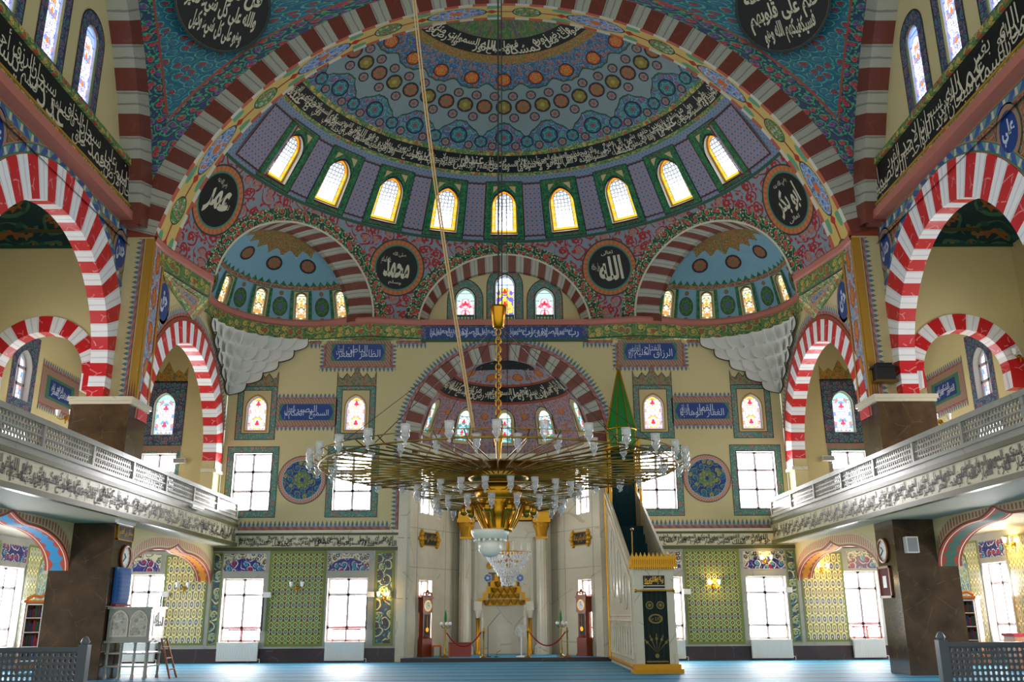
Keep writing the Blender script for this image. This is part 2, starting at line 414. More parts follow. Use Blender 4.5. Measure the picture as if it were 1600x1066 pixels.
# ------------------------------------------------------------------ mesh helpers
class MB:
    def __init__(s): s.v = []; s.f = []; s.uv = []; s.mi = []; s.sm = []
    def face(s, pts, uvs=None, mi=0, smooth=False):
        b = len(s.v); s.v.extend([tuple(p) for p in pts]); s.f.append(tuple(range(b, b+len(pts))))
        s.uv.append(uvs); s.mi.append(mi); s.sm.append(smooth)
    def grid(s, rows, uvs=None, mi=0, smooth=True, closed=False):
        """rows of points -> shared-vertex quads"""
        b = len(s.v); n = len(rows[0])
        for r in rows: s.v.extend([tuple(p) for p in r])
        for i in range(len(rows)-1):
            for j in range(n if closed else n-1):
                j2 = (j+1) % n
                s.f.append((b+i*n+j, b+i*n+j2, b+(i+1)*n+j2, b+(i+1)*n+j))
                s.uv.append([uvs[i][j], uvs[i][j+1], uvs[i+1][j+1], uvs[i+1][j]] if uvs else None)
                s.mi.append(mi); s.sm.append(smooth)
    def box(s, x0, x1, y0, y1, z0, z1, mi=0, M=None):
        p = [Vector(q) for q in ((x0,y0,z0),(x1,y0,z0),(x1,y1,z0),(x0,y1,z0),(x0,y0,z1),(x1,y0,z1),(x1,y1,z1),(x0,y1,z1))]
        if M: p = [M @ q for q in p]
        b = len(s.v); s.v.extend([tuple(q) for q in p])
        for f in ((0,3,2,1),(4,5,6,7),(0,1,5,4),(1,2,6,5),(2,3,7,6),(3,0,4,7)):
            s.f.append(tuple(b+i for i in f)); s.uv.append(None); s.mi.append(mi); s.sm.append(False)
    def tube(s, path, r, n=8, mi=0, close=False, cap=True):
        P = [Vector(p) for p in path]; rows = []; k = len(P)
        rr = r if isinstance(r, (list, tuple)) else [r]*k
        prev = None
        for i in range(k):
            a = P[(i-1) % k] if (close or i > 0) else P[i]; c = P[(i+1) % k] if (close or i < k-1) else P[i]
            t = (c-a).normalized() if (c-a).length > 1e-9 else Vector((0, 0, 1))
            if prev is None:
                prev = t.orthogonal().normalized()
            nrm = (prev - t*prev.dot(t)); nrm = nrm.normalized() if nrm.length > 1e-6 else t.orthogonal().normalized()
            prev = nrm; bi = t.cross(nrm)
            rows.append([P[i] + (nrm*cos(2*pi*j/n) + bi*sin(2*pi*j/n))*rr[i] for j in range(n)])
        if close: rows.append(rows[0])
        s.grid(rows, None, mi, True, True)
        if cap and not close:
            s.face(rows[0][::-1], None, mi); s.face(rows[-1], None, mi)
    def lathe(s, prof, n=16, c=(0,0,0), mi=0, a0=0, a1=2*pi, M=None):
        full = abs(a1-a0-2*pi) < 1e-6; k = n if full else n+1
        rows = []
        for r, z in prof:
            row = [Vector((c[0]+r*cos(a0+(a1-a0)*j/n), c[1]+r*sin(a0+(a1-a0)*j/n), c[2]+z)) for j in range(k)]
            rows.append([M @ p for p in row] if M else row)
        s.grid(rows, None, mi, True, full)
    def ball(s, c, r, n=8, m=6, mi=0, sz=1.0):
        s.lathe([(max(1e-4, r*sin(pi*i/m)), -r*sz*cos(pi*i/m)) for i in range(m+1)], n, c, mi)
    def prism(s, poly, d, mi=0, M=None):
        """poly: list of (x,z); extruded along y from 0 to d"""
        a = [Vector((x, 0, z)) for x, z in poly]; b = [Vector((x, d, z)) for x, z in poly]
        if M: a = [M @ p for p in a]; b = [M @ p for p in b]
        s.face(a, None, mi); s.face(b[::-1], None, mi)
        for i in range(len(a)):
            j = (i+1) % len(a); s.face([a[i], a[j], b[j], b[i]], None, mi)
    def build(s, name, mats, parent=None, kind=None, **props):
        me = bpy.data.meshes.new(name); me.from_pydata(s.v, [], s.f)
        uvl = me.uv_layers.new(name='UVMap').data
        li = 0
        for fi, f in enumerate(s.f):
            u = s.uv[fi]
            if u is None:
                p = [s.v[i] for i in f]
                e1 = [p[1][k]-p[0][k] for k in range(3)]; e2 = [p[2][k]-p[0][k] for k in range(3)]
                nx, ny, nz = abs(e1[1]*e2[2]-e1[2]*e2[1]), abs(e1[2]*e2[0]-e1[0]*e2[2]), abs(e1[0]*e2[1]-e1[1]*e2[0])
                if nz >= nx and nz >= ny: u = [(q[0], q[1]) for q in p]
                elif nx >= ny: u = [(q[1], q[2]) for q in p]
                else: u = [(q[0], q[2]) for q in p]
            for q in u: uvl[li].uv = q; li += 1
        if isinstance(mats, str): mats = [mats]
        for m in mats: me.materials.append(MAT[m])
        me.polygons.foreach_set('material_index', s.mi); me.polygons.foreach_set('use_smooth', s.sm)
        me.update()
        o = bpy.data.objects.new(name, me); COL.objects.link(o)
        if parent: o.parent = parent
        if kind: o['kind'] = kind
        for k, val in props.items(): o[k] = val
        return o
def thing(name, label, cat, loc=(0,0,0), rz=0.0, group=None):
    o = bpy.data.objects.new(name, None); COL.objects.link(o); o.location = loc; o.rotation_euler = (0, 0, rz)
    o.empty_display_size = .1
    return tag(o, label, cat, group)
def tag(o, label, cat, group=None):
    o['label'] = label; o['category'] = cat
    if group: o['group'] = group
    return o
def copy_tree(o, parent=None):
    c = o.copy(); COL.objects.link(c); c.parent = parent
    for ch in list(o.children): copy_tree(ch, c)
    return c

# surfaces S(u, v, d) -> point; d goes into the wall
def S_back(y0): return lambda u, v, d=0: (u, y0+d, v)
def S_side(sg, X): return lambda u, v, d=0: (sg*(X+d), u, v)
def S_front(y0): return lambda u, v, d=0: (u, y0+d, v)
def S_sph(c, R, k, az0=90.0, ymin=-99.0):
    """u metres to the right as seen from inside, v metres up; k metres per degree of azimuth"""
    kv = R*pi/180
    def S(u, v, d=0):
        a = rad(az0-u/k); e = rad(v/kv); r = R+d
        return (c[0]+r*cos(e)*cos(a), max(ymin, c[1]+r*cos(e)*sin(a)), c[2]+r*sin(e))
    return S
class Hole:
    def __init__(s, uc, w, v0, h, kind='rect'):
        s.uc, s.hw, s.v0, s.h, s.kind = uc, w/2, v0, h, kind
        s.u0, s.u1, s.v1 = uc-w/2, uc+w/2, v0+h
        s.rise = {'rect': 0, 'round': 1.0, 'point': sqrt(1.6)}[kind]*s.hw
        s.vs = s.v1-s.rise
    def top(s, u):
        t = min(1, abs((u-s.uc)/s.hw))
        if s.kind == 'rect': return s.v1
        if s.kind == 'round': return s.vs+s.hw*sqrt(max(0, 1-t*t))
        return s.vs+s.hw*sqrt(max(0, 1.69-(t+.3)**2))
    def ucuts(s):
        n = 1 if s.kind == 'rect' else 12
        return [s.uc-s.hw*cos(pi*i/n) for i in range(n+1)]
    def outline(s):
        return [(s.u0, s.v0)] + [(u, s.top(u)) for u in s.ucuts()] + [(s.u1, s.v0)]
    def grow(s, e, b=None, kind=None):
        return Hole(s.uc, 2*(s.hw+e), s.v0-(e if b is None else b), s.h+e+(e if b is None else b)+(.26*e if s.kind != 'rect' and kind != 'rect' else 0), kind or s.kind)
    def local(s, u, v): return ((u-s.uc)/s.hw, (v-s.v0)/s.hw)
def panel(mb, S, u0, u1, v0, v1, holes=(), mi=0, nu=1, nv=1, d=0, uv=None, cuts=()):
    f0 = v0 if callable(v0) else (lambda u: v0); f1 = v1 if callable(v1) else (lambda u: v1)
    us = [u0+(u1-u0)*i/nu for i in range(nu+1)] + [c for c in cuts if u0 < c < u1]
    for h in holes: us += [c for c in h.ucuts() if u0 < c < u1]
    us = sorted(us); us = [x for i, x in enumerate(us) if i == 0 or x-us[i-1] > 1e-5]
    for a, b in zip(us, us[1:]):
        m = (a+b)/2
        seg = []; cur = (f0(a), f0(b), f0(m))
        for h in sorted([h for h in holes if h.u0 < m < h.u1], key=lambda h: h.v0):
            seg.append((cur[:2], (h.v0, h.v0))); cur = (h.top(a), h.top(b), 0)
        seg.append((cur[:2], (f1(a), f1(b))))
        for (la, lb), (ha, hb) in seg:
            if ha-la < 1e-5 and hb-lb < 1e-5: continue
            k = max(1, int(round(nv*max(ha-la, hb-lb)/max(1e-6, f1(m)-f0(m))))) if nv > 1 else 1
            for i in range(k):
                t0, t1 = i/k, (i+1)/k
                q = [(a, la+(ha-la)*t0), (b, lb+(hb-lb)*t0), (b, lb+(hb-lb)*t1), (a, la+(ha-la)*t1)]
                mb.face([S(x, y, d) for x, y in q], [uv(x, y) for x, y in q] if uv else q, mi)
def reveal(mb, S, h, d0, d1, mi=0, bottom=True):
    o = h.outline(); n = len(o)
    for i in range(n if bottom else n-1):
        p, q = o[i], o[(i+1) % n]
        mb.face([S(p[0], p[1], d0), S(q[0], q[1], d0), S(q[0], q[1], d1), S(p[0], p[1], d1)], [(p[0], 0), (q[0], 0), (q[0], .3), (p[0], .3)], mi)
def bar(mb, S, u0, u1, v0, v1, d0, d1, mi=0):
    p = [S(u0, v0, d0), S(u1, v0, d0), S(u1, v1, d0), S(u0, v1, d0), S(u0, v0, d1), S(u1, v0, d1), S(u1, v1, d1), S(u0, v1, d1)]
    b = len(mb.v); mb.v.extend(p)
    for f in ((0,3,2,1),(4,5,6,7),(0,1,5,4),(1,2,6,5),(2,3,7,6),(3,0,4,7)):
        mb.f.append(tuple(b+i for i in f))
        mb.uv.append([{0:(u0,v0),1:(u1,v0),2:(u1,v1),3:(u0,v1)}[i % 4] for i in f]); mb.mi.append(mi); mb.sm.append(False)
def plate(mb, S, h, d, mi=0, local=True, thick=0.0, nu=1):
    """a filled panel in the outline of h, d in front of (negative) or behind the surface"""
    panel(mb, S, h.u0, h.u1, h.v0, h.top, (), mi, nu, 1, d, h.local if local else None, h.ucuts())
    if thick: reveal(mb, S, h, d, d+thick, mi)
def ring(mb, S, outer, inner, d, mi=0, thick=.0, nu=1):
    panel(mb, S, outer.u0, outer.u1, outer.v0, outer.top, (inner,), mi, nu, 1, d, None, outer.ucuts())
    if thick: reveal(mb, S, outer, d, d+thick, mi)
def disc(mb, S, uc, vc, r, d, mi=0, n=28, r0=0.0, rv=None):
    k = (rv or r)/r; nr = 1 if r < .3 or r0 else 3
    for j in range(nr):
        q0, q1 = (r0/r if r0 else j/nr), (1.0 if r0 else (j+1)/nr)
        for i in range(n):
            a, b = 2*pi*i/n, 2*pi*(i+1)/n
            P = [(cos(a)*q1, sin(a)*q1), (cos(b)*q1, sin(b)*q1)] + ([(cos(b)*q0, sin(b)*q0), (cos(a)*q0, sin(a)*q0)] if q0 > 0 else [(0, 0)])
            mb.face([S(uc+x*r, vc+y*r*k, d) for x, y in P], P, mi)

WN = [0]
def window(S, h, depth, pane, style='stained', frame='pvc', sill=None):
    """structure: frame mesh with its pane as a part"""
    WN[0] += 1
    mb = MB(); w = .07 if style in ('plain', 'lower') else .05
    inner = Hole(h.uc, 2*(h.hw-w), h.v0+w, h.h-2*w, h.kind)
    ring(mb, S, h, inner, depth-.05); reveal(mb, S, inner, depth-.05, depth)
    if style == 'plain':
        n = h.h/h.hw
        bar(mb, S, h.uc-.045, h.uc+.045, h.v0, h.v1, depth-.05, depth)
        for t in ((.34, .68) if n < 3.4 else (.36, .69)): bar(mb, S, h.u0, h.u1, h.v0+h.h*t-.045, h.v0+h.h*t+.045, depth-.05, depth)
    if style == 'lower':
        bar(mb, S, h.uc-.045, h.uc+.045, h.v0, h.v1, depth-.05, depth)
        for t in (.22, .74): bar(mb, S, h.u0, h.u1, h.v0+h.h*t-.045, h.v0+h.h*t+.045, depth-.05, depth)
    o = mb.build('window_%d' % WN[0], frame, None, 'structure')
    pb = MB(); plate(pb, S, h, depth+.005)
    pb.build('pane', pane, o)
    return o

# ---- Arabic lettering
_F = {'ا':'FE8D FE8E','ب':'FE8F FE90 FE91 FE92','ة':'FE93 FE94','ت':'FE95 FE96 FE97 FE98','ث':'FE99 FE9A FE9B FE9C','ج':'FE9D FE9E FE9F FEA0','ح':'FEA1 FEA2 FEA3 FEA4','خ':'FEA5 FEA6 FEA7 FEA8','د':'FEA9 FEAA','ذ':'FEAB FEAC','ر':'FEAD FEAE','ز':'FEAF FEB0','س':'FEB1 FEB2 FEB3 FEB4','ش':'FEB5 FEB6 FEB7 FEB8','ص':'FEB9 FEBA FEBB FEBC','ض':'FEBD FEBE FEBF FEC0','ط':'FEC1 FEC2 FEC3 FEC4','ظ':'FEC5 FEC6 FEC7 FEC8','ع':'FEC9 FECA FECB FECC','غ':'FECD FECE FECF FED0','ف':'FED1 FED2 FED3 FED4','ق':'FED5 FED6 FED7 FED8','ك':'FED9 FEDA FEDB FEDC','ل':'FEDD FEDE FEDF FEE0','م':'FEE1 FEE2 FEE3 FEE4','ن':'FEE5 FEE6 FEE7 FEE8','ه':'FEE9 FEEA FEEB FEEC','و':'FEED FEEE','ى':'FEEF FEF0','ي':'FEF1 FEF2 FEF3 FEF4','أ':'FE83 FE84','إ':'FE87 FE88','آ':'FE81 FE82','ء':'FE80','ئ':'FE89 FE8A FE8B FE8C','ؤ':'FE85 FE86'}
_F = {k: [chr(int(x, 16)) for x in v.split()] for k, v in _F.items()}
_F['\x01'] = [chr(0xFEFB), chr(0xFEFC)]
def shape_arabic(s):
    for q in ('لا', 'لأ', 'لإ', 'لآ'): s = s.replace(q, '\x01')
    out = []
    for i, c in enumerate(s):
        if c not in _F: out.append(c); continue
        p = i > 0 and s[i-1] in _F and len(_F[s[i-1]]) == 4
        n = i+1 < len(s) and s[i+1] in _F and len(_F[s[i+1]]) > 1
        f = _F[c]
        k = (3 if p and n else 1 if p else 2 if n else 0) if len(f) == 4 else (1 if p and len(f) > 1 else 0)
        out.append(f[k])
    return ''.join(reversed(out))
_TC = {}
def text_mesh(s, arabic=True, bold=.012):
    key = (s, bold)
    if key in _TC: return _TC[key]
    c = bpy.data.curves.new('lettering', 'FONT'); c.body = shape_arabic(s) if arabic else s
    c.resolution_u = 3; c.offset = bold; c.fill_mode = 'FRONT'
    o = bpy.data.objects.new('lettering', c); COL.objects.link(o)
    dg = bpy.context.evaluated_depsgraph_get(); dg.update()
    e = o.evaluated_get(dg); me = e.to_mesh()
    V = [(v.co.x, v.co.y) for v in me.vertices]; Fc = [tuple(p.vertices) for p in me.polygons]
    e.to_mesh_clear(); bpy.data.objects.remove(o); bpy.data.curves.remove(c)
    x0, x1 = min(v[0] for v in V), max(v[0] for v in V); y0, y1 = min(v[1] for v in V), max(v[1] for v in V)
    V = [((x-x0)/(x1-x0), (y-y0)/(y1-y0)) for x, y in V]
    _TC[key] = (V, Fc, (x1-x0)/(y1-y0))
    return _TC[key]
def letters(mb, S, s, u0, u1, v0, v1, d, mi=0, arabic=True, bold=.012, slant=0.0, wave=0.0, flip=False):
    V, Fc, asp = text_mesh(s, arabic, bold)
    b = len(mb.v)
    for x, y in V:
        xx = x + slant*(y-.5)*(v1-v0)/abs(u1-u0)
        u = u0+(u1-u0)*(1-xx if flip else xx); v = v0+(v1-v0)*(y+wave*sin(x*6.3))
        mb.v.append(S(u, v, d))
    for f in Fc:
        mb.f.append(tuple(b+i for i in f)); mb.uv.append([(0, 0)]*len(f)); mb.mi.append(mi); mb.sm.append(False)
def calligraphy(mb, S, s, u0, u1, v0, v1, d, mi=0, rows=2, flip=False, aspect=None, bold=.02):
    """a long band: words in interlocking rows, reading from right to left"""
    H = v1-v0; words = s.split()
    W = abs(u1-u0)
    f, adv = {1: (.96, 1.06), 2: (.68, .62), 3: (.54, .42)}[rows]
    hh = H*f
    asp = {w: text_mesh(w, True, bold)[2] for w in set(words)}
    out = []; x = 0.0; i = 0
    while x < W - .12*hh and i < 4000:
        w = words[i % len(words)]; ww = min(hh*asp[w]*.82, hh*3.0)
        if x + ww > W:
            ww = W-x
            if ww < .3*hh: break
        out.append((w, x, ww, (0, 2, 1)[i % 3] if rows == 3 else i % 2 if rows == 2 else 0)); x += ww*adv; i += 1
    sgn = 1 if u1 > u0 else -1
    for w, x, ww, lv in out:
        lo = v0+(H-hh)*lv/max(1, rows-1)
        letters(mb, S, w, u1-sgn*(x+ww), u1-sgn*x, lo, lo+hh, d-.001*lv, mi, True, bold)
# ------------------------------------------------------------------ the building
D = 33.4                       # face of the qibla wall
DOME_C, DOME_R = (0, 24.45, 10.3), 10.6
KD = DOME_R*cos(rad(37))*pi/180
S_dome = S_sph(DOME_C, DOME_R, KD, 90.0, 25.75)
KV = DOME_R*pi/180             # metres per degree of elevation
U = lambda az: (90-az)*KD
AK = 'الله لا إله إلا هو الحي القيوم لا تأخذه سنة ولا نوم له ما في السموات وما في الأرض من ذا الذي يشفع عنده إلا بإذنه يعلم ما بين أيديهم وما خلفهم ولا يحيطون بشيء من علمه إلا بما شاء وسع كرسيه السموات والأرض ولا يؤده حفظهما وهو العلي العظيم'
ASMA = 'هو الله الذي لا إله إلا هو الرحمن الرحيم الملك القدوس السلام المؤمن المهيمن العزيز الجبار المتكبر الخالق البارئ المصور الغفار القهار الوهاب الرزاق الفتاح العليم القابض الباسط الخافض الرافع المعز المذل السميع البصير الحكم العدل اللطيف الخبير الحليم العظيم الغفور الشكور العلي الكبير'
TASBIH_R = 'سبحان الله الأبدي الأبد سبحان الله الواحد الأحد سبحان الله الفرد الصمد سبحان الله رافع السماء بغير عمد'
TASBIH_L = 'سبحان من بسط الأرض على ماء جمد سبحان من خلق الخلق فأحصاهم عدد سبحان من قسم الرزق ولم ينس أحد'
trim_n = [0]
def trim(mb, mats, parent=None):
    if parent: return mb.build('trim', mats, parent)
    trim_n[0] += 1
    return mb.build('trim_%d' % trim_n[0], mats, None, 'structure')

# floor
mb = MB(); mb.box(-15.3, 15.3, 6, 33.9, -.25, 0); mb.build('floor', 'carpet', None, 'structure')
mb = MB(); P = [(-3.6, 33.05), (3.7, 33.05), (3.7, 33.6), (1.9, 36.5), (-1.9, 36.5), (-3.6, 33.6)]
mb.face([(x, y, .13) for x, y in P], None, 0)
for i in range(6):
    a, b = P[i], P[(i+1) % 6]; mb.face([(a[0], a[1], 0), (b[0], b[1], 0), (b[0], b[1], .13), (a[0], a[1], .13)], None, 1)
mb.build('apse_floor', ['carpet', 'marble_base'], None, 'structure')

# ---------------- qibla wall
W = S_back(D)
HX = (9.27, 5.58)
low, up, st = [], [], []
for sg in (-1, 1):
    for x in HX:
        low.append(Hole(sg*x, 1.42, .68, 2.14)); up.append(Hole(sg*x, 1.4, 5.2, 2.1)); st.append(Hole(sg*x, .76, 8.15, 1.32, 'point'))
    low.append(Hole(sg*12.66, 1.22, .68, 2.3)); up.append(Hole(sg*12.75, 1.3, 5.2, 2.1)); st.append(Hole(sg*12.72, .8, 8.0, 1.6, 'point'))
mb = MB()
arch_out = lambda u: 7.7+sqrt(max(0, 3.7**2-u*u)) if abs(u) < 3.7 else 4.4
wtop = lambda u: 12.05 if abs(u) > 10.4 else 11.6
for s_ in (-1, 1):
    panel(mb, W, *sorted((s_*3.7, s_*10.39)), 4.4, 11.6, [h for h in up+st if 3 < s_*h.uc < 10.4]); panel(mb, W, *sorted((s_*10.41, s_*15.2)), 4.4, 12.05, [h for h in up+st if s_*h.uc > 10.4])
panel(mb, W, -3.7, 3.7, arch_out, 11.7, (), nu=40)
for h in up+st: reveal(mb, W, h, 0, .24, 1)
wall_back = mb.build('wall_back', ['plaster', 'white_plaster'], None, 'structure')
mb = MB()
for a, b in ((-15.2, -3.83), (3.83, 15.2)):
    hs = [h for h in low if a < h.uc < b]
    panel(mb, W, a, b, .5, 3.82, hs)
    panel(mb, W, a, b, 0, .5, (), 1)
    bar(mb, W, a, b, .46, .52, -.03, 0, 0)
    panel(mb, W, a, b, 3.82, 4.4, (), 2)
    bar(mb, W, a, b, 3.78, 3.9, -.05, 0, 3); bar(mb, W, a, b, 4.32, 4.40, -.04, 0, 3); bar(mb, W, a, b, 4.40, 4.50, -.09, 0, 4)
    u0, u1 = (-9.55, -3.9) if a < 0 else (3.9, 9.55)
    calligraphy(mb, W, ASMA if a > 0 else AK, u0, u1, 3.93, 4.30, -.012, 5, rows=3, bold=.02)
for h in low: reveal(mb, W, h, 0, .3, 4)
mb.build('marble_dado', ['marble_grey', 'marble_base', 'cream_tile', 'olive_dark', 'marble', 'ink'], wall_back)
for h in low: window(W, h, .26, 'pane_day', 'lower')
for h in up: window(W, h, .2, 'pane_day', 'plain')
for h in st: window(W, h, .16, 'glass_white' if abs(h.uc) < 10 else 'glass_aisle', frame='white_plaster')

def tulip(mb, S, u0, u1, v0, v1, d, mi, edge):
    """painted border; the leaf tips point away from `edge` (b, t, l, r)"""
    if edge in 'bt':
        f = (lambda x, y: (x, (y-v0)/(v1-v0))) if edge == 'b' else (lambda x, y: (x, (v1-y)/(v1-v0)))
    else:
        f = (lambda x, y: (y, (x-u0)/(u1-u0))) if edge == 'l' else (lambda x, y: (y, (u1-x)/(u1-u0)))
    panel(mb, S, u0, u1, v0, v1, (), mi, d=d, uv=f)
# painted work on the plaster
mb = MB()
for sg in (-1, 1):
    a, b = (-9.62, -4.1) if sg < 0 else (4.1, 9.62)
    tulip(mb, W, a-.0, b, 4.5, 4.84, -.006, 0, 'b')
    x0, x1 = (-4.14, -3.86) if sg < 0 else (3.86, 4.14)
    tulip(mb, W, x0, x1, 4.5, 7.7, -.007, 0, 'r' if sg < 0 else 'l')
    # line under the cornice, stepping round the upper blue panels
    xc = sg*5.57
    tulip(mb, W, *sorted((sg*7.45, xc+sg*1.42)), 11.3, 11.62, -.006, 0, 't')
    tulip(mb, W, *sorted((xc-sg*1.42, sg*3.0)), 11.3, 11.62, -.006, 0, 't')
    # upper blue inscription
    o = Hole(xc, 2.46, 10.62, 1.0); i_ = Hole(xc, 2.06, 10.82, .68)
    ring(mb, W, o, i_, -.012, 1); tulip(mb, W, o.u0-.2, o.u1+.2, 10.38, 10.64, -.009, 0, 't')
    tulip(mb, W, o.u0-.24, o.u0, 10.4, 11.5, -.008, 0, 'r'); tulip(mb, W, o.u1, o.u1+.24, 10.4, 11.5, -.008, 0, 'l')
    plate(mb, W, i_, -.014, 3)
    mb.face([W(x, z, -.018) for x, z in [(xc-1.0, 11.16), (xc-.88, 10.88), (xc-.82, 10.84), (xc+.82, 10.84), (xc+.88, 10.88), (xc+1.0, 11.16), (xc+.88, 11.44), (xc+.82, 11.48), (xc-.82, 11.48), (xc-.88, 11.44)]], None, 2)
    calligraphy(mb, W, 'الظاهر الباطن المعز المذل' if sg < 0 else 'الرزاق الفتاح العليم القابض', xc-.84, xc+.84, 10.88, 11.44, -.024, 4, bold=.0)
    # middle blue inscription between the stained windows
    xm = sg*7.4
    o = Hole(xm, 2.26, 8.42, .84); i_ = Hole(xm, 2.06, 8.52, .64)
    ring(mb, W, Hole(xm, 2.26, 8.34, 1.0), i_, -.012, 1); plate(mb, W, i_, -.014, 3)
    mb.face([W(x, z, -.018) for x, z in [(xm-1.0, 8.84), (xm-.88, 8.58), (xm-.82, 8.54), (xm+.82, 8.54), (xm+.88, 8.58), (xm+1.0, 8.84), (xm+.88, 9.1), (xm+.82, 9.14), (xm-.82, 9.14), (xm-.88, 9.1)]], None, 2)
    calligraphy(mb, W, 'السميع البصير الحكم العدل' if sg < 0 else 'الغفار القهار الوهاب الرزاق', xm-.82, xm+.82, 8.58, 9.1, -.024, 4, bold=.0)
    tulip(mb, W, xm-1.16, xm+1.16, 9.32, 9.56, -.009, 0, 'b'); tulip(mb, W, xm-1.16, xm+1.16, 8.12, 8.36, -.009, 0, 't')
    # wall medallion
    disc(mb, W, sg*7.42, 6.31, .885, -.016, 5, 40)
mb.build('painted_bands', ['tulip_border', 'zigzag', 'blue_panel', 'green_panel', 'letter_white', 'wall_medallion'], wall_back)
mb = MB()
for sg in (-1, 1):
    for x in HX:
        h = Hole(sg*x, 1.4, 5.2, 2.1); ring(mb, W, h.grow(.23), h, -.012, 0); ring(mb, W, h.grow(.25), h.grow(.23), -.013, 1); ring(mb, W, h.grow(.03), h, -.014, 1)
        h = Hole(sg*x, .76, 8.15, 1.32, 'point'); r1 = Hole(sg*x, 1.02, 8.05, 1.62); r2 = Hole(sg*x, 1.44, 7.82, 2.0)
        ring(mb, W, r1, h, -.011, 2); ring(mb, W, h.grow(.05), h, -.013, 5); ring(mb, W, r1.grow(.025), r1, -.014, 1)
        ring(mb, W, r2, r1, -.012, 0); ring(mb, W, r2.grow(.025), r2, -.013, 1)
        c = sg*x; w = .72; z = 9.84
        P = [(-w, z), (w, z), (w, z+.56), (w-.08, z+.32), (w-.2, z+.26), (w-.3, z+.4), (w-.36, z+.48), (w-.42, z+.4), (w-.5, z+.32), (.14, z+.44), (.06, z+.6), (0, z+.76), (-.06, z+.6), (-.14, z+.44), (-w+.5, z+.32), (-w+.42, z+.4), (-w+.36, z+.48), (-w+.3, z+.4), (-w+.2, z+.26), (-w+.08, z+.32), (-w, z+.56)]
        for Q, d, mi in ((P, -.012, 3), ([(q[0]*1.03, q[1]+.03) for q in P], -.010, 1)):
            mb.face([W(c+q[0], q[1], d) for q in Q], [(q[0], q[1]) for q in Q], mi)
    # aisle back wall: stained window frame, plain window frame
    h = Hole(sg*12.72, .8, 8.0, 1.6, 'point'); r1 = Hole(sg*12.72, 1.0, 7.95, 1.8); r2 = Hole(sg*12.72, 1.5, 7.62, 2.4)
    ring(mb, W, r1, h, -.011, 6); ring(mb, W, r2, r1, -.012, 6); ring(mb, W, r2.grow(.03), r2, -.013, 1)
    tulip(mb, W, sg*12.72-.76, sg*12.72+.76, 7.4, 7.58, -.016, 7, 't')
    h = Hole(sg*12.75, 1.3, 5.2, 2.1); ring(mb, W, h.grow(.14), h, -.010, 0)
    P = [(-.76, 10.0), (.76, 10.0), (.76, 10.6), (.6, 10.34), (.4, 10.5), (.25, 10.36), (0, 10.82), (-.25, 10.36), (-.4, 10.5), (-.6, 10.34), (-.76, 10.6)]
    mb.face([W(sg*12.72+q[0], q[1], -.012) for q in P], [(q[0], q[1]) for q in P], 4)
mb.build('painted_frames', ['teal_frame', 'outline', 'ochre_panel', 'crest', 'crest_gold', 'ochre', 'navy_frame', 'zigzag'], wall_back)
# tile panels of the dado
mb = MB()
for sg in (-1, 1):
    def tp(x, w, z0, z1, mi, f=.09, fm=1):
        h = Hole(sg*x, w, z0, z1-z0); ring(mb, W, h.grow(f), h, -.016, fm); plate(mb, W, h, -.012, mi, False)
    tp(7.38, 1.84, .62, 3.68, 0)
    tp(4.28, .52, .62, 3.68, 3); tp(10.22, .24, .62, 3.68, 3, .05)
    for x, w in ((9.27, 1.5), (5.58, 1.46), (12.76, 1.0)):
        tp(x, w, 3.08, 3.68, 4, .04, 5)
        h = Hole(sg*x, w, 3.08, .36, 'round')
        panel(mb, W, h.u0, h.u1, 3.08, lambda u, c=sg*x, hw=w/2: 3.08+.44*sqrt(max(0, 1-((u-c)/hw)**2))*(1-.15*abs((u-c)/hw)), (), 2, 14, 1, -.016)
    tp(11.3, 1.4, .66, 3.58, 6, .07)
    tp(14.3, 1.4, .66, 3.58, 7, .07)
mb.build('tile_panels', ['tile_olive', 'olive', 'tile_lunette', 'tile_tall', 'tile_white', 'marble_grey', 'tile_yellow', 'tile_pale'], wall_back)

# ---------------- arches
def arch(mb, F, c, r0, r1, a0, a1, n, d0, d1, mi=0, extr=False, seg=3, sof=None):
    """F(p, q, d) maps in-plane coords; c=(p, q); voussoir index along u"""
    k = n*seg
    for i in range(k):
        a, b = a0+(a1-a0)*i/k, a0+(a1-a0)*(i+1)/k
        ua, ub = i/seg, (i+1)/seg
        p = lambda r, t, d: F(c[0]+r*cos(t), c[1]+r*sin(t), d)
        mb.face([p(r0, a, d0), p(r1, a, d0), p(r1, b, d0), p(r0, b, d0)], [(ua, 0), (ua, r1-r0), (ub, r1-r0), (ub, 0)], mi)
        if sof is None:
            mb.face([p(r0, a, d0), p(r0, b, d0), p(r0, b, d1), p(r0, a, d1)], [(ua, 0), (ub, 0), (ub, .5), (ua, .5)], mi)
        if extr:
            mb.face([p(r1, a, d0), p(r1, b, d0), p(r1, b, d1), p(r1, a, d1)], [(ua, 0), (ub, 0), (ub, .5), (ua, .5)], mi)
def arcband(mb, F, c, r0, r1, a0, a1, d, mi, k=48):
    for i in range(k):
        a, b = a0+(a1-a0)*i/k, a0+(a1-a0)*(i+1)/k; rm = (r0+r1)/2
        mb.face([F(c[0]+r*cos(t), c[1]+r*sin(t), d) for r, t in ((r0, a), (r0, b), (r1, b), (r1, a))], [(rm*a, 0), (rm*b, 0), (rm*b, 1), (rm*a, 1)], mi)
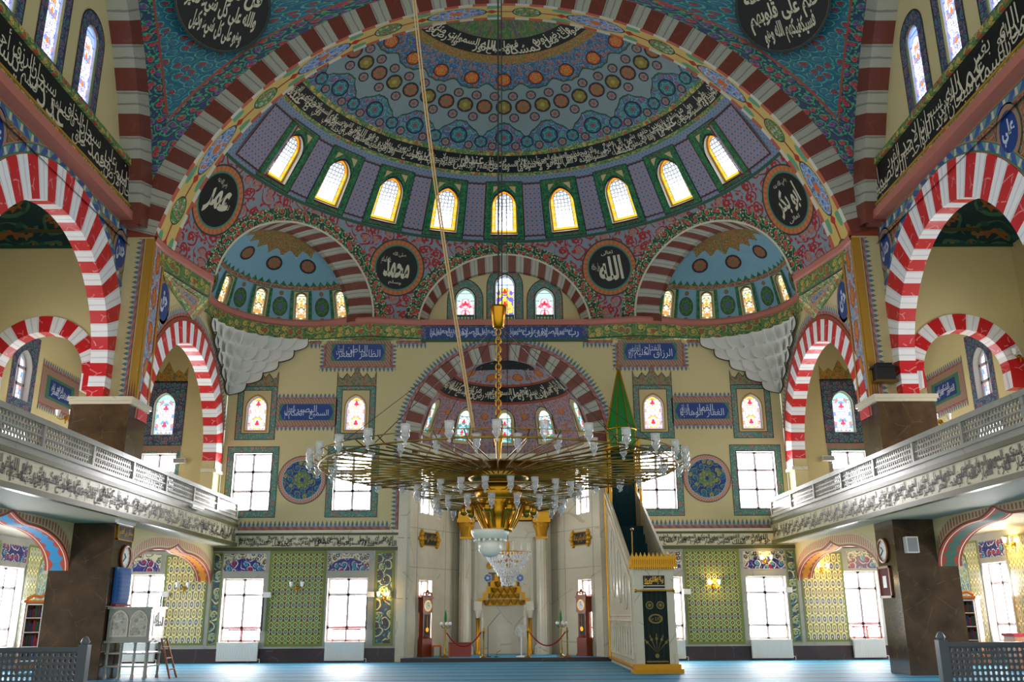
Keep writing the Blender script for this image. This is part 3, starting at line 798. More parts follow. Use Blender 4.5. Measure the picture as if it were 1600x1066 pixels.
# mihrab arch in the qibla wall
mb = MB(); arch(mb, W, (0, 7.7), 3.2, 3.76, 0, pi, 29, -.02, .22, 0)
for sg in (-1, 1):
    mb.box(*sorted((sg*3.2, sg*3.76)), D-.02, D+.22, 7.3, 7.7, 0)
trim(mb, ['stripe_brown'])
mb = MB(); arcband(mb, W, (0, 7.7), 3.76, 4.14, .0, pi, -.016, 0, 64); mb.build('painted_arch_border', 'tulip_border', wall_back)

# great transverse arch
FA = lambda p, q, d: (p, 25.0+d, q)
mb = MB(); a0 = asin(2.6/10.69)
arch(mb, FA, (0, 9.77), 10.69, 11.51, a0, pi-a0, 62, 0, 1.2, 0, sof=False, seg=2)
n = 150
rows, uvr = [], []
for j in range(2):
    r, zc, y = ((10.69, 9.77, 25.0), (10.39, 10.34, 26.2))[j]
    b0 = asin((12.37-zc)/r)
    rows.append([(r*cos(b0+(pi-2*b0)*i/n), y, zc+r*sin(b0+(pi-2*b0)*i/n)) for i in range(n+1)]); uvr.append([(10.69*(a0+(pi-2*a0)*i/n)+1.07, 1-j) for i in range(n+1)])
mb.grid(rows, uvr, 1, False)
trim(mb, ['stripe_brown', 'intrados'])
# wall above the transverse arch is the pendentive; side longitudinal arches
def yl(r, z): return 12.36+sqrt(max(0, r*r-(z-10.3)**2))
for sg in (-1, 1):
    FS = lambda p, q, d, sg=sg: (sg*(10.6+d), p, q)
    mb = MB(); arch(mb, FS, (12.36, 10.3), 12.3, 13.15, asin(2.2/12.3), rad(88), 26, 0, .7, 0, seg=2); trim(mb, ['stripe_brown'])
    # pendentive
    mb = MB(); NZ = 22
    def PP(s, z, off=0.0, sg=sg):
        A = Vector((sqrt(max(0, 11.48**2-(z-9.77)**2)), 25.03, z)); B = Vector((10.63, yl(13.12, z), z))
        w = (A-B).length; Cn = (A+B)/2 + Vector((1, .9, 0)).normalized()*w*.24
        p = A*(1-s)**2 + Cn*2*s*(1-s) + B*s*s
        p.y += off*.7; p.x += off*.7
        return (sg*p.x, p.y, p.z), w
    zs = [13.95+(21.25-13.95)*(i/NZ) for i in range(NZ+1)]
    for za, zb in zip(zs, zs[1:]):
        wa, wb = PP(0, za)[1], PP(0, zb)[1]
        def cuts(w):
            e = min(.5, .62/max(w, .01)); l = min(.5, .70/max(w, .01)); return [0, e, l]+[l+(1-2*l)*k/8 for k in range(1, 8)]+[1-l, 1-e, 1]
        ca, cb = cuts(wa), cuts(wb)
        for k in range(len(ca)-1):
            mi = 1 if k in (0, len(ca)-2) else 2 if k in (1, len(ca)-3) else 0
            q = [(ca[k], za, wa), (ca[k+1], za, wa), (cb[k+1], zb, wb), (cb[k], zb, wb)]
            mb.face([PP(s, z)[0] for s, z, w in q], [(s*w, z) for s, z, w in q], mi)
    o = mb.build('pendentive_ceiling', ['pendentive', 'border_red_green', 'rust'], None, 'structure')
    # black calligraphy roundel
    ctr = Vector((sg*8.45, 23.45, 19.3)); nrm = (Vector((0, 13.0, 10.0))-ctr).normalized()
    rt = nrm.cross(Vector((0, 0, 1))).normalized()*-1; upv = rt.cross(nrm)*-1
    rt = Vector((0, 0, 1)).cross(nrm).normalized(); upv = nrm.cross(rt)
    SR = lambda u, v, d=0, c=ctr, r=rt, w=upv, n_=nrm: tuple(c + r*u + w*v - n_*d)
    mb = MB(); disc(mb, SR, 0, 0, 1.38, 0, 0, 48); disc(mb, SR, 0, 0, 1.46, .02, 1, 48, 1.3)
    T = ('قل كل يعمل', 'والله على كل شيء قدير', 'وهو على كل شيء وكيل') if sg < 0 else ('وكفى بالله', 'ختم على قلوبهم', 'فسيكفيكهم الله وهو')
    for k, (t, z) in enumerate(zip(T[::-1], (-1.22, -.62, .1))):
        w = sqrt(1.3**2-(z+.3)**2)*.86; letters(mb, SR, t, -w, w, z, z+.74, -.02-.003*k, 2, bold=.03, wave=.08)
    mb.build('roundel', ['black_paint', 'roundel_rim', 'letter_cream'], o)

# ---------------- half dome
def opening(u):
    az = 90-u/KD; e = 11.4
    for c, hw, h0, hh in ((138.5, 18.9, 11.6, 15.6), (41.5, 18.9, 11.6, 15.6), (90, 19.0, 12.2, 15.9)):
        t = (az-c)/hw
        if abs(t) < 1: e = max(e, h0+hh*sqrt(1-t*t))
    return e*KV
Hd = [Hole(U(90+15.7*k), 1.02, 32.6*KV, 9.3*KV, 'point') for k in range(-4, 5)]
mb = MB()
cut_ = []
for c, hw in ((138.5, 18.9), (41.5, 18.9), (90, 19.0)):
    cut_ += [U(c+hw*cos(pi*i/40)) for i in range(41)]
panel(mb, S_dome, U(178), U(2), opening, 31.0*KV, (), 0, 60, 6, 0, None, cut_)          # red flowers
panel(mb, S_dome, U(178), U(2), 31.0*KV, 45.2*KV, Hd, 1, 120, 7)                        # window zone
for h in Hd: reveal(mb, S_dome, h, 0, .26, 2)
def wav(az, per, ph=0.0):       # ogee lobes, 0..1, pointed
    t = abs(((az-90)/per+ph+.5) % 1-.5)*2
    return (1-t)**1.5
lo = lambda u: 50.6*KV
sc1 = lambda u: (53.3+3.4*wav(90-u/KD, 15.7)+.9*wav(90-u/KD, 7.85, .5)+.7*wav(90-u/KD, 3.925, .5))*KV
sc2 = lambda u: (65.6-1.5*wav(90-u/KD, 15.7, 0)-.7*wav(90-u/KD, 7.85, .5))*KV
def ringp(l, h, mi, nv=3, nu=240, d=0): panel(mb, S_dome, U(178), U(2), l, h, (), mi, nu, nv, d)
ringp(45.2*KV, 45.9*KV, 3, 1); ringp(45.9*KV, 49.6*KV, 4, 2); ringp(49.6*KV, 50.6*KV, 3, 1)
ringp(lo, sc1, 5, 3); ringp(sc1, sc2, 6, 4); ringp(sc2, 70.0*KV, 7, 3)
ringp(70.0*KV, 71.9*KV, 8, 1); ringp(71.9*KV, 75.7*KV, 4, 1); ringp(75.7*KV, 89.9*KV, 9, 3)
line = lambda f, w=.18: ringp(lambda u: f(u)-.0*KV, lambda u: f(u)+w*KV, 10, 1, 240, -.01)
line(sc1, .35); line(lambda u: sc2(u)-.3*KV, .35)
dome = mb.build('semidome_ceiling', ['red_floral', 'speckle_blue', 'white_plaster', 'green_band', 'black_paint', 'dome_purple', 'pale_blue', 'dome_blue', 'gold_ring', 'dome_green', 'green_line'], None, 'structure')
for h in Hd: window(S_dome, h, .2, 'glass_honey', frame='ochre')
# painted frames, lattice panels and medallions on the dome
mb = MB()
for i, h in enumerate(Hd):
    o = Hole(h.uc, 1.5, h.v0-.2, h.h+.56); m1 = Hole(h.uc, 1.34, h.v0-.12, h.h+.34)
    ring(mb, S_dome, o, h, -.012, 0); ring(mb, S_dome, o.grow(.03), o, -.014, 1); ring(mb, S_dome, o.grow(-.1), o.grow(-.12), -.015, 3)
    ring(mb, S_dome, h.grow(.07), h, -.014, 1)
    for s in (-1, 1):
        P = [(h.uc+s*.58, h.v1+.2), (h.uc+s*.58, h.v1-.2), (h.uc+s*.2, h.v1+.2)]
        mb.face([S_dome(x, y, -.016) for x, y in P], None, 2)
for k in range(-5, 5):
    uc = U(90+15.7*(k+.5)); w = .74 if -5 < k < 4 else 1.5
    if k in (-5, 4): uc += (-.3 if k == 4 else .3)*0
    o = Hole(uc, w, 32.3*KV, 11.0*KV)
    plate(mb, S_dome, o, -.012, 4, False, nu=4); ring(mb, S_dome, o.grow(.04), o, -.013, 1); ring(mb, S_dome, o.grow(.065), o.grow(.045), -.013, 3)
panel(mb, S_dome, U(178), U(2), 30.7*KV, 31.3*KV, (), 5, 120, 1, -.008)
mb.build('painted_frames', ['green_frame', 'outline', 'ochre_panel', 'rust', 'star_lattice', 'green_line'], dome)
mb = MB()
def dd(az, el, r, mi, sqz=True):
    k = cos(rad(el))/cos(rad(37)); uc = U(az)
    Sx = lambda u, v, d=0: S_dome(uc+(u-uc)/max(.2, k), v, d)
    disc(mb, Sx, uc, el*KV, r, -.02, mi, 24); disc(mb, Sx, uc, el*KV, r*1.12, -.018, 4, 24, r*.95)
for k in range(-10, 11):
    az = 90+7.85*k
    dd(az, 60.3, .27, k % 2)
    if k < 10: dd(az+3.93, 62.7, .165, 2); dd(az+3.93, 57.9, .165, 2)
for k in range(-4, 5): dd(90+15.7*k, 66.4, .25, 3)
for k in range(-5, 6):
    dd(90+15.7*k, 53.6, .30, 5); dd(90+15.7*k+7.85, 52.6, .22, 5); dd(90+15.7*k+3.9, 51.7, .15, 2); dd(90+15.7*k-3.9, 51.7, .15, 2)
mb.build('painted_medallions', ['disc_green', 'disc_brown', 'disc_small', 'disc_orange', 'outline', 'disc_teal'], dome)
mb = MB()
calligraphy(mb, S_dome, AK, U(172), U(8), 46.15*KV, 49.35*KV, -.015, 0, rows=3, bold=.01)
S_top = S_sph(DOME_C, DOME_R, DOME_R*cos(rad(73.8))*pi/180, 90.0, 25.75)
ut = lambda az: (90-az)*DOME_R*cos(rad(73.8))*pi/180
calligraphy(mb, S_top, 'الله نور السموات والأرض مثل نوره كمشكاة فيها مصباح', ut(165), ut(15), 72.2*KV, 75.4*KV, -.015, 0)
mb.build('calligraphy', 'letter_cream', dome)
# roundels of the pendentive zone
def roundel(mb, S, uc, vc, r, main, extra):
    disc(mb, S, uc, vc, r*1.34, -.012, 1, 44, r*.96); disc(mb, S, uc, vc, r, -.02, 0, 44)
    for t, x0, x1, y0, y1 in main+extra: letters(mb, S, t, uc+x0*r, uc+x1*r, vc+y0*r, vc+y1*r, -.03, 2, bold=.03 if (t, x0, x1, y0, y1) in main else .01)
mb = MB(); sm = 'جل جلاله'
for az, main, extra in ((115.6, [('محمد', -.62, .62, -.5, .42)], [('عليه السلام', -.8, -.34, .05, .45), ('صلى الله', -.3, .35, .5, .72), ('وسلم', -.3, .3, -.82, -.6)]),
                        (64.9, [('الله', -.52, .62, -.62, .52)], [('جل جلاله', -.85, -.45, -.1, .3), ('تعالى', -.3, .3, .58, .8)]),
                        (164.0, [('عمر', -.6, .6, -.7, .5)], [('رضي الله عنه', -.5, .1, .45, .75), ('تعالى', .2, .7, -.2, .1)]),
                        (16.2, [('ابو بكر', -.64, .64, -.56, .5)], [('رضي الله عنه', -.4, .4, .52, .78), ('تعالى', -.4, .2, -.84, -.62)])):
    k = cos(rad(23.6))/cos(rad(37)); uc = U(az)
    Sx = lambda u, v, d=0, uc=uc, k=k: S_dome(uc+(u-uc)/k, v, d)
    roundel(mb, Sx, uc, 23.6*KV, .84 if 30 < az < 150 else .9, main, extra)
mb.build('roundels', ['black_paint', 'roundel_rim', 'letter_cream'], dome)
# green edging that follows the three openings
mb = MB()
def edge_pts(c, hw, h0, hh, g, n=56):
    out = []
    for i in range(n+1):
        t = pi*i/n; out.append((U(c+(hw+g/.155)*cos(t)), (h0+(hh+g/KV)*sin(t))*KV))
    return out
for c, hw, h0, hh in ((138.5, 18.9, 11.6, 15.6), (41.5, 18.9, 11.6, 15.6), (90, 19.0, 12.2, 15.9)):
    A, B, B2 = edge_pts(c, hw, h0, hh, .0), edge_pts(c, hw, h0, hh, .07), edge_pts(c, hw, h0, hh, .52); s = 0
    for i in range(len(A)-1):
        l = math.dist(B[i], B[i+1])
        mb.face([S_dome(*A[i], -.02), S_dome(*A[i+1], -.02), S_dome(*B[i+1], -.02), S_dome(*B[i], -.02)], None, 0)
        az = 90-B2[i][0]/KD
        if 6 < az < 174: mb.face([S_dome(*B[i], -.012), S_dome(*B[i+1], -.012), S_dome(*B2[i+1], -.012), S_dome(*B2[i], -.012)], [(s, 0), (s+l, 0), (s+l, .45), (s, .45)], 1)
        s += l
mb.build('painted_arch_border', ['letter_cream', 'red_green_floral'], dome)

# ---------------- tympanum in the middle
mb = MB(); T = S_back(34.15); TH = [Hole(x, w, 12.6, h, 'point') for x, w, h in ((-1.55, .78, 1.42), (0.02, .8, 2.0), (1.6, .78, 1.42))]
ty = lambda u: 12.4+2.45*sqrt(max(0, 1-(u/3.25)**2))
panel(mb, T, -3.2, 3.2, 12.2, ty, TH, 0, 40)
for h in TH:
    reveal(mb, T, h, 0, .22, 1); ring(mb, T, h.grow(.3, 0), h, -.012, 2); ring(mb, T, h.grow(.33, 0), h.grow(.3, 0), -.014, 3); ring(mb, T, h.grow(.04, 0), h, -.014, 3)
tymp = mb.build('wall_tympanum', ['plaster', 'white_plaster', 'teal_frame', 'outline'], None, 'structure')
for h, g in zip(TH, ('glass_tymp_side', 'glass_tymp_mid', 'glass_tymp_side')):
    w_ = window(T, h, .14, g, frame='white_plaster')
    mb = MB(); bar(mb, T, h.u0+.04, h.u1-.04, h.v0+.03, h.v0+.34, .08, .13, 0)
    for k in range(5): disc(mb, T, h.uc+(k-2)*.13, h.v0+.2, .05, .075, 1, 8)
    mb.build('grille', ['green_frame', 'letter_cream'], w_)
mb = MB(); n = 60; rows, uvr = [[], [], []], [[], [], []]
for i in range(n+1):
    t = pi*i/n
    p = Vector(S_dome(U(90-19.0*cos(t)), (12.2+15.9*sin(t))*KV, 0)); q = Vector((-3.02*cos(t)*-1, 33.92, 12.4+2.28*sin(t)))
    q.x = -3.02*cos(t)*-1 if p.x > 0 else -abs(3.02*cos(t))
    u = i/n*31
    for k, pt in enumerate((p, q, Vector((q.x, 34.15, q.z)))): rows[k].append(pt); uvr[k].append((u, k*.35))
mb.grid(rows, uvr, 0, False); trim(mb, ['stripe_brown'])

# ---------------- exedrae in the corners
EX_R = 2.95
for sg in (-1, 1):
    c = (sg*7.5, 30.5, 12.2); azc = 138.5 if sg < 0 else 41.5
    KE = EX_R*cos(rad(15))*pi/180; SE = S_sph(c, EX_R, KE, azc); KEV = EX_R*pi/180
    off = (163-138.5, 129-138.5, 97-138.5, 64.5-138.5, 195-138.5)
    EH = [Hole(-(o if sg < 0 else -o)*KE, .46, 5*KEV, 20.5*KEV, 'round') for o in off]
    mb = MB(); A = 81
    ua, ub = -A*KE, A*KE
    zig = lambda u: (30.5+3.6*wav(90+u/KE, 6.5))*KEV
    st_ = lambda u: (59-6*wav(90+u/KE, 18.0))*KEV
    panel(mb, SE, ua, ub, .03, 27.5*KEV, EH, 0, 60, 3)
    panel(mb, SE, ua, ub, 27.5*KEV, 30.5*KEV, (), 1, 60); panel(mb, SE, ua, ub, 30.5*KEV, zig, (), 2, 240)
    panel(mb, SE, ua, ub, zig, st_, (), 0, 240, 5); panel(mb, SE, ua, ub, st_, 88*KEV, (), 3, 120, 3)
    for h in EH: reveal(mb, SE, h, 0, .14, 4)
    ex = mb.build('exedra_ceiling', ['exedra_blue', 'brown_floral', 'green_frame', 'gold_ring', 'ochre_panel'], None, 'structure')
    for h in EH: window(SE, h, .1, 'glass_exedra', frame='ochre_panel')
    mb = MB()
    for h in EH:
        o = Hole(h.uc, .84, 2.2*KEV, 25*KEV); i_ = Hole(h.uc, .58, 4*KEV, 22.5*KEV)
        ring(mb, SE, o, i_, -.012, 0, nu=4); ring(mb, SE, i_, h, -.011, 1)
        ring(mb, SE, h.grow(.03), h, -.013, 4)
    for o in (180-138.5, 146-138.5, 113-138.5, 80.5-138.5):
        uc = -(o if sg < 0 else -o)*KE
        disc(mb, SE, uc, 14.5*KEV, .29, -.012, 2, 20, rv=.38); disc(mb, SE, uc, 24.5*KEV, .09, -.014, 3, 10); disc(mb, SE, uc, 4.6*KEV, .09, -.014, 3, 10)
    for o in (162-138.5, 126-138.5, 90-138.5):
        uc = -(o if sg < 0 else -o)*KE; k = cos(rad(47))/cos(rad(15))
        Sx = lambda u, v, d=0, uc=uc, k=k: SE(uc+(u-uc)/k, v, d)
        disc(mb, Sx, uc, 46.5*KEV, .27, -.014, 3, 20); disc(mb, Sx, uc, 46.5*KEV, .31, -.012, 4, 20, .26)
    mb.build('painted_medallions', ['green_frame', 'ochre_panel', 'disc_leaf', 'disc_brown', 'outline'], ex)
    # striped arch between half dome and exedra
    mb = MB(); rows, uvr = [[], [], [], []], [[], [], [], []]
    ax = Vector((cos(rad(azc)), sin(rad(azc)), 0)); tn = Vector((-ax.y, ax.x, 0)); n = 60
    for i in range(n+1):
        t = pi*i/n
        p = Vector(S_dome(U(azc+18.9*cos(t)), (11.6+15.6*sin(t))*KV, 0))
        q = Vector(c) + tn*(2.86*cos(t)) + ax*.32 + Vector((0, 0, 2.74*sin(t)+.02))
        m = p.lerp(q, .34)+Vector((0, 0, .02))
        q2 = q + ax*.22
        for k, pt in enumerate((p, m, q, q2)): rows[k].append(pt); uvr[k].append((i/n*29, k*.35))
    mb.grid(rows, uvr, 0, False); trim(mb, ['stripe_brown'])

    # cornice: pink moulding with the green painted band, round the exedra and across the brackets
    def sweep(path, prof, mi_list, mb):
        """path: plan points left to right; prof: (offset to room, z) pairs; returns rows"""
        P = [Vector((x, y, 0)) for x, y in path]; rws = []; L = [0]
        for i in range(1, len(P)): L.append(L[-1]+(P[i]-P[i-1]).length)
        for o, z in prof:
            rr = []
            for i in range(len(P)):
                a = (P[i]-P[i-1]).normalized() if i else None; b = (P[i+1]-P[i]).normalized() if i < len(P)-1 else None
                a = a or b; b = b or a
                t = (a+b).normalized(); nn = Vector((t.y, -t.x, 0)); k = 1/max(.5, nn.dot(Vector((a.y, -a.x, 0))))
                q = P[i]+nn*o*k; rr.append((q.x, q.y, z))
            rws.append(rr)
        for j in range(len(prof)-1):
            ll = math.dist(prof[j], prof[j+1])
            mb.grid([rws[j], rws[j+1]], [[(l, prof[j][1]*1.0) for l in L], [(l, prof[j][1]-ll) for l in L]], mi_list[j], False)
    mx_ = lambda pts: [(sg*abs(x) if True else x, y) for x, y in pts]
    arcp = []
    e0, e1 = rad(205), rad(58)
    cx, cy = -7.5, 30.5
    for i in range(41):
        t = rad(196)+(rad(72)-rad(196))*i/40; arcp.append((cx+2.9*cos(t), cy+2.9*sin(t)))
    left = [(-10.4, 25.1), (-10.35, 26.0), (-9.75, 28.55), (-10.15, 29.5)]
    right = [(-6.2, 33.15), (-5.05, 33.0), (-3.15, 33.36)]
    path = left + arcp[3:] + right
    if sg > 0: path = [(-x, y) for x, y in path][::-1]
    mb = MB()
    sweep(path, [(-.5, 12.44), (.06, 12.44), (.10, 12.36), (.06, 12.22), (-.02, 12.18), (-.02, 11.72), (-.06, 11.68), (-.6, 11.56)], [0, 0, 0, 0, 1, 2, 1], mb)
    trim(mb, ['pink', 'green_band', 'green_line'])
    mb = MB(); Q = lambda x, y, z: (sg*x, y, z)
    for pts, mi in (([Q(10.36, 25.95, 11.62), Q(9.80, 28.5, 11.62), Q(10.38, 28.9, 11.0), Q(10.39, 26.2, 11.38)], 0), ([Q(9.80, 28.5, 11.62), Q(10.12, 29.45, 11.62), Q(10.38, 28.9, 11.0)], 0),
                    ([Q(10.27, 26.5, 11.51), Q(9.96, 28.2, 11.48), Q(10.25, 28.55, 11.15)], 1), ([Q(10.24, 26.9, 11.46), Q(10.03, 28.1, 11.42), Q(10.2, 28.35, 11.24)], 2)):
        mb.face(pts, [(p[1], p[2]) for p in pts], mi)
    trim(mb, ['green_band', 'gold_ring', 'navy_frame'])
    # stalactite corner
    mb = MB(); NR = 5; NA = 96
    corner = Vector((-10.38, 33.38, 9.5))
    end0, end1 = [], []
    def Cp(k, t):
        a = rad(184)+(rad(89)-rad(184))*t; p = Vector((cx+2.8*cos(a), cy+2.8*sin(a), 11.66))
        s = k/NR; q = corner.copy(); z = 11.66-(11.66-9.5)*(s**.95)
        r = p.lerp(q, s**1.05); r.z = z
        r.x = max(r.x, -10.39); r.y = min(r.y, 33.39)
        return r
    for k in range(NR):
        nn = (9, 8, 6, 4, 2)[k]; rows = []
        for j in range(11):
            f = j/10; row = []
            for i in range(NA+1):
                t = i/NA; w = abs(sin(pi*t*nn))**.8
                g = f**(.32+4.6*(1-w)**1.3); A_, B_ = Cp(k, t), Cp(k+1, t)
                p2 = A_.lerp(B_, g); p2.z = A_.z+(B_.z-A_.z)*f
                dv = corner-p2; dv.z = 0
                if dv.length > .05: p2 += dv.normalized()*min(.16, dv.length*.4)*w*sin(pi*f)*(1 if f < .95 else .3)
                p2 -= Vector((p2.x-cx, p2.y-cy, 0)).normalized()*.13*(1-w)*(1-f)
                p2.x = max(p2.x, -10.395); p2.y = min(p2.y, 33.395)
                if i in (0, NA): (end0 if i == 0 else end1).append((-p2.x if sg > 0 else p2.x, p2.y, p2.z))
                row.append((-p2.x if sg > 0 else p2.x, p2.y, p2.z))
            rows.append(row)
        mb.grid(rows, None, 0, False)
    for e_ in (end0, end1): mb.tube(e_, .018, 4, 1)
    o = mb.build('stalactite_trim', ['white_plaster', 'outline'], None, 'structure')

# long blue inscription in the middle
mb = MB(); Bp = S_back(33.34)
panel(mb, Bp, -3.2, 3.2, 11.6, 12.2, (), 0); bar(mb, Bp, -3.2, 3.2, 12.2, 12.42, -.1, .9, 1); bar(mb, Bp, -3.2, 3.2, 11.56, 11.66, -.02, .05, 2)
for s in (-1, 1):
    a = sorted((s*.06, s*3.0)); plate(mb, Bp, Hole(sum(a)/2, a[1]-a[0], 11.68, .46), -.008, 3)
    calligraphy(mb, Bp, 'ربنا اجعلنا مقيمي الصلاة ومن ذريتنا' if s < 0 else 'رب اجعلني مقيم الصلاة وتقبل دعاء', a[0]+.15, a[1]-.15, 11.72, 12.1, -.014, 4)
mb.build('inscription_trim', ['navy_frame', 'pink', 'green_line', 'blue_panel', 'letter_white'], None, 'structure')
# ---------------- apse behind the mihrab arch
AC = (0, 33.55, 7.7); AR = 3.25
KA = AR*cos(rad(20))*pi/180; SA = S_sph(AC, AR, KA); KAV = AR*pi/180
AH = [Hole(-o*KA, .62, 9.5*KAV, 23*KAV, 'point') for o in (72, 33, 0, -33, -72)]
mb = MB(); a_ = 92*KA
panel(mb, SA, -a_, a_, -.3, 38*KAV, AH, 0, 60, 4); panel(mb, SA, -a_, a_, 38*KAV, 40*KAV, (), 1, 60)
panel(mb, SA, -a_, a_, 40*KAV, 53*KAV, (), 2, 60, 2); panel(mb, SA, -a_, a_, 53*KAV, 55*KAV, (), 1, 60); panel(mb, SA, -a_, a_, 55*KAV, 89*KAV, (), 3, 60, 5)
for h in AH: reveal(mb, SA, h, 0, .16, 4)
apse = mb.build('apse_ceiling', ['apse_drum', 'rust', 'black_paint', 'apse_dome', 'ochre_panel'], None, 'structure')
for h in AH: window(SA, h, .1, 'glass_apse', frame='ochre_panel')
mb = MB()
for h in AH:
    ring(mb, SA, h.grow(.1), h, -.012, 0); ring(mb, SA, h.grow(.13), h.grow(.1), -.013, 1)
for o in (52, 16.5, -16.5, -52):
    for e in (13, 21, 29): disc(mb, SA, o*KA, e*KAV, .17, -.012, 2, 10)
for o in (60, 20, -20, -60): 
    k = cos(rad(62))/cos(rad(20)); Sx = lambda u, v, d=0, uc=o*KA, k=k: SA(uc+(u-uc)/k, v, d)
    disc(mb, Sx, o*KA, 62*KAV, .22, -.012, 2, 14)
calligraphy(mb, SA, AK, -84*KA, 84*KA, 41*KAV, 52*KAV, -.015, 3)
So = lambda u, v, d=0: (u, 34.1+v*.8, AC[2]+sqrt(max(0, AR**2-u*u-(.55+v*.8)**2))-.03+d)
P = [(1.15*cos(2*pi*i/32), .05+.45*sin(2*pi*i/32)) for i in range(32)]
mb.face([So(x, y) for x, y in P], None, 4)
letters(mb, So, 'بسم الله الرحمن الرحيم', -.95, .95, .42, -.32, -.03, 3, bold=.03)
mb.build('painted_ornament', ['ochre_panel', 'outline', 'disc_orange', 'letter_cream', 'black_paint'], apse)
# apse marble walls: half hexagon
hexp = [(-3.42, 33.5), (-1.78, 36.4), (1.78, 36.4), (3.42, 33.5)]
def S_pl(a, b):
    a = Vector((a[0], a[1], 0)); b = Vector((b[0], b[1], 0)); t = (b-a).normalized(); n = Vector((-t.y, t.x, 0))
    if n.y < 0: n = -n
    return (lambda u, v, d=0: tuple(a+t*u+n*d+Vector((0, 0, v)))), (b-a).length
S0, L0 = S_pl(hexp[0], hexp[1]); S1, L1 = S_pl(hexp[1], hexp[2]); S2, L2 = S_pl(hexp[2], hexp[3])
mb = MB(); APH = []
for S_, L_, sd in ((S0, L0, 0), (S1, L1, 1), (S2, L2, 2)):
    hs = []
    if sd != 1:
        uc = 1.05 if sd == 0 else L_-1.05
        hs = [Hole(uc, .82, .62, 2.15), Hole(uc, .82, 5.15, 1.75)]
        APH += [(S_, h) for h in hs]
    panel(mb, S_, 0, L_, .13, 7.75, hs, 0)
    for h in hs: reveal(mb, S_, h, 0, .3, 0)
    if sd != 1:
        for h in hs:
            bar(mb, S_, h.u0-.18, h.u1+.18, h.v1+.12, h.v1+.2, -.015, 0, 0)
        for z in (1.55, 3.2, 4.6, 6.1): bar(mb, S_, 0, L_, z, z+.015, -.004, 0, 1) if z > 3 else None
        for u in (.45, L_-.45, L_-1.0 if sd == 0 else 1.0): bar(mb, S_, u, u+.014, .13, 7.75, -.004, 0, 1)
    bar(mb, S_, 0, L_, 7.5, 7.75, -.1, 0, 0)
for sg in (-1, 1):
    mb.box(*sorted((sg*3.42, sg*3.83)), 33.28, 33.9, 0, 7.62, 0); mb.box(*sorted((sg*3.5, sg*3.6)), 33.24, 33.3, 0, 7.5, 0)
    mb.box(*sorted((sg*3.18, sg*3.86)), 33.26, 33.9, 7.35, 7.66, 0)
    for z in (2.1, 4.2, 6.2): mb.box(*sorted((sg*3.42, sg*3.83)), 33.275, 33.3, z, z+.02, 1)
mb.build('wall_apse', ['marble_panel', 'joint'], None, 'structure')
for S_, h in APH: window(S_, h, .24, 'pane_day', 'lower' if h.v0 < 2 else 'plain')
# mihrab
t = thing('mihrab', 'tall marble prayer niche with fluted gold-capped columns and stepped gilt hood', 'mihrab', (-.05, 36.4, .13))
mb = MB(); bx = mb.box
for sg in (-1, 1):
    bx(*sorted((sg*1.12, sg*1.72)), -.28, -.01, 0, 4.3); bx(*sorted((sg*1.04, sg*1.12)), -.40, -.01, 0, 4.3)
    bx(*sorted((sg*.9, sg*1.04)), -.3, -.01, 0, 4.3)
bx(-.9, .9, -.3, -.01, 2.98, 4.3)
for sg in (-1, 1): bx(*sorted((sg*.6, sg*.9)), -.3, -.01, 1.95, 2.98)
bx(-1.72, 1.72, -.34, -.01, 4.3, 4.9); bx(-1.72, 1.72, -.44, -.01, 5.25, 5.5)
for z in (2.0, 3.4): bx(-1.0, 1.0, -.306, -.301, z, z+.015)
mb.build('surround', 'marble', t)
mb = MB(); n = 14
rows = [[(.9*cos(pi-pi*i/n), -.29+.26*sin(pi*i/n), z) for i in range(n+1)] for z in (0, 1.95)]
mb.grid(rows, None, 0); mb.build('niche', 'marble_panel', t)
mb = MB()
for k in range(6):
    w = .94-.15*k; z = 1.76+.22*k
    for s_ in (-1, 1):
        if k < 5: mb.box(*sorted((s_*(w+.02), s_*(w-.13))), -.36, -.02, z, z+.26)
    for j in range(max(1, 6-k)):
        x = -w+.15+(2*w-.3)*(j+.5)/max(1, 6-k)
        mb.lathe([(.02, 0), (.09, .07), (.13, .2)], 8, (x, -.2+.02*k, z))
mb.prism([(-.92, 1.76), (.92, 1.76), (.74, 2.05), (.6, 2.28), (.45, 2.5), (.3, 2.72), (.15, 2.96), (-.15, 2.96), (-.3, 2.72), (-.45, 2.5), (-.6, 2.28), (-.74, 2.05)], .06, 0, Matrix.Translation((0, -.14, 0)))
mb.build('stepped_hood', 'gilt', t, label='gilt stepped stalactite hood over the niche')
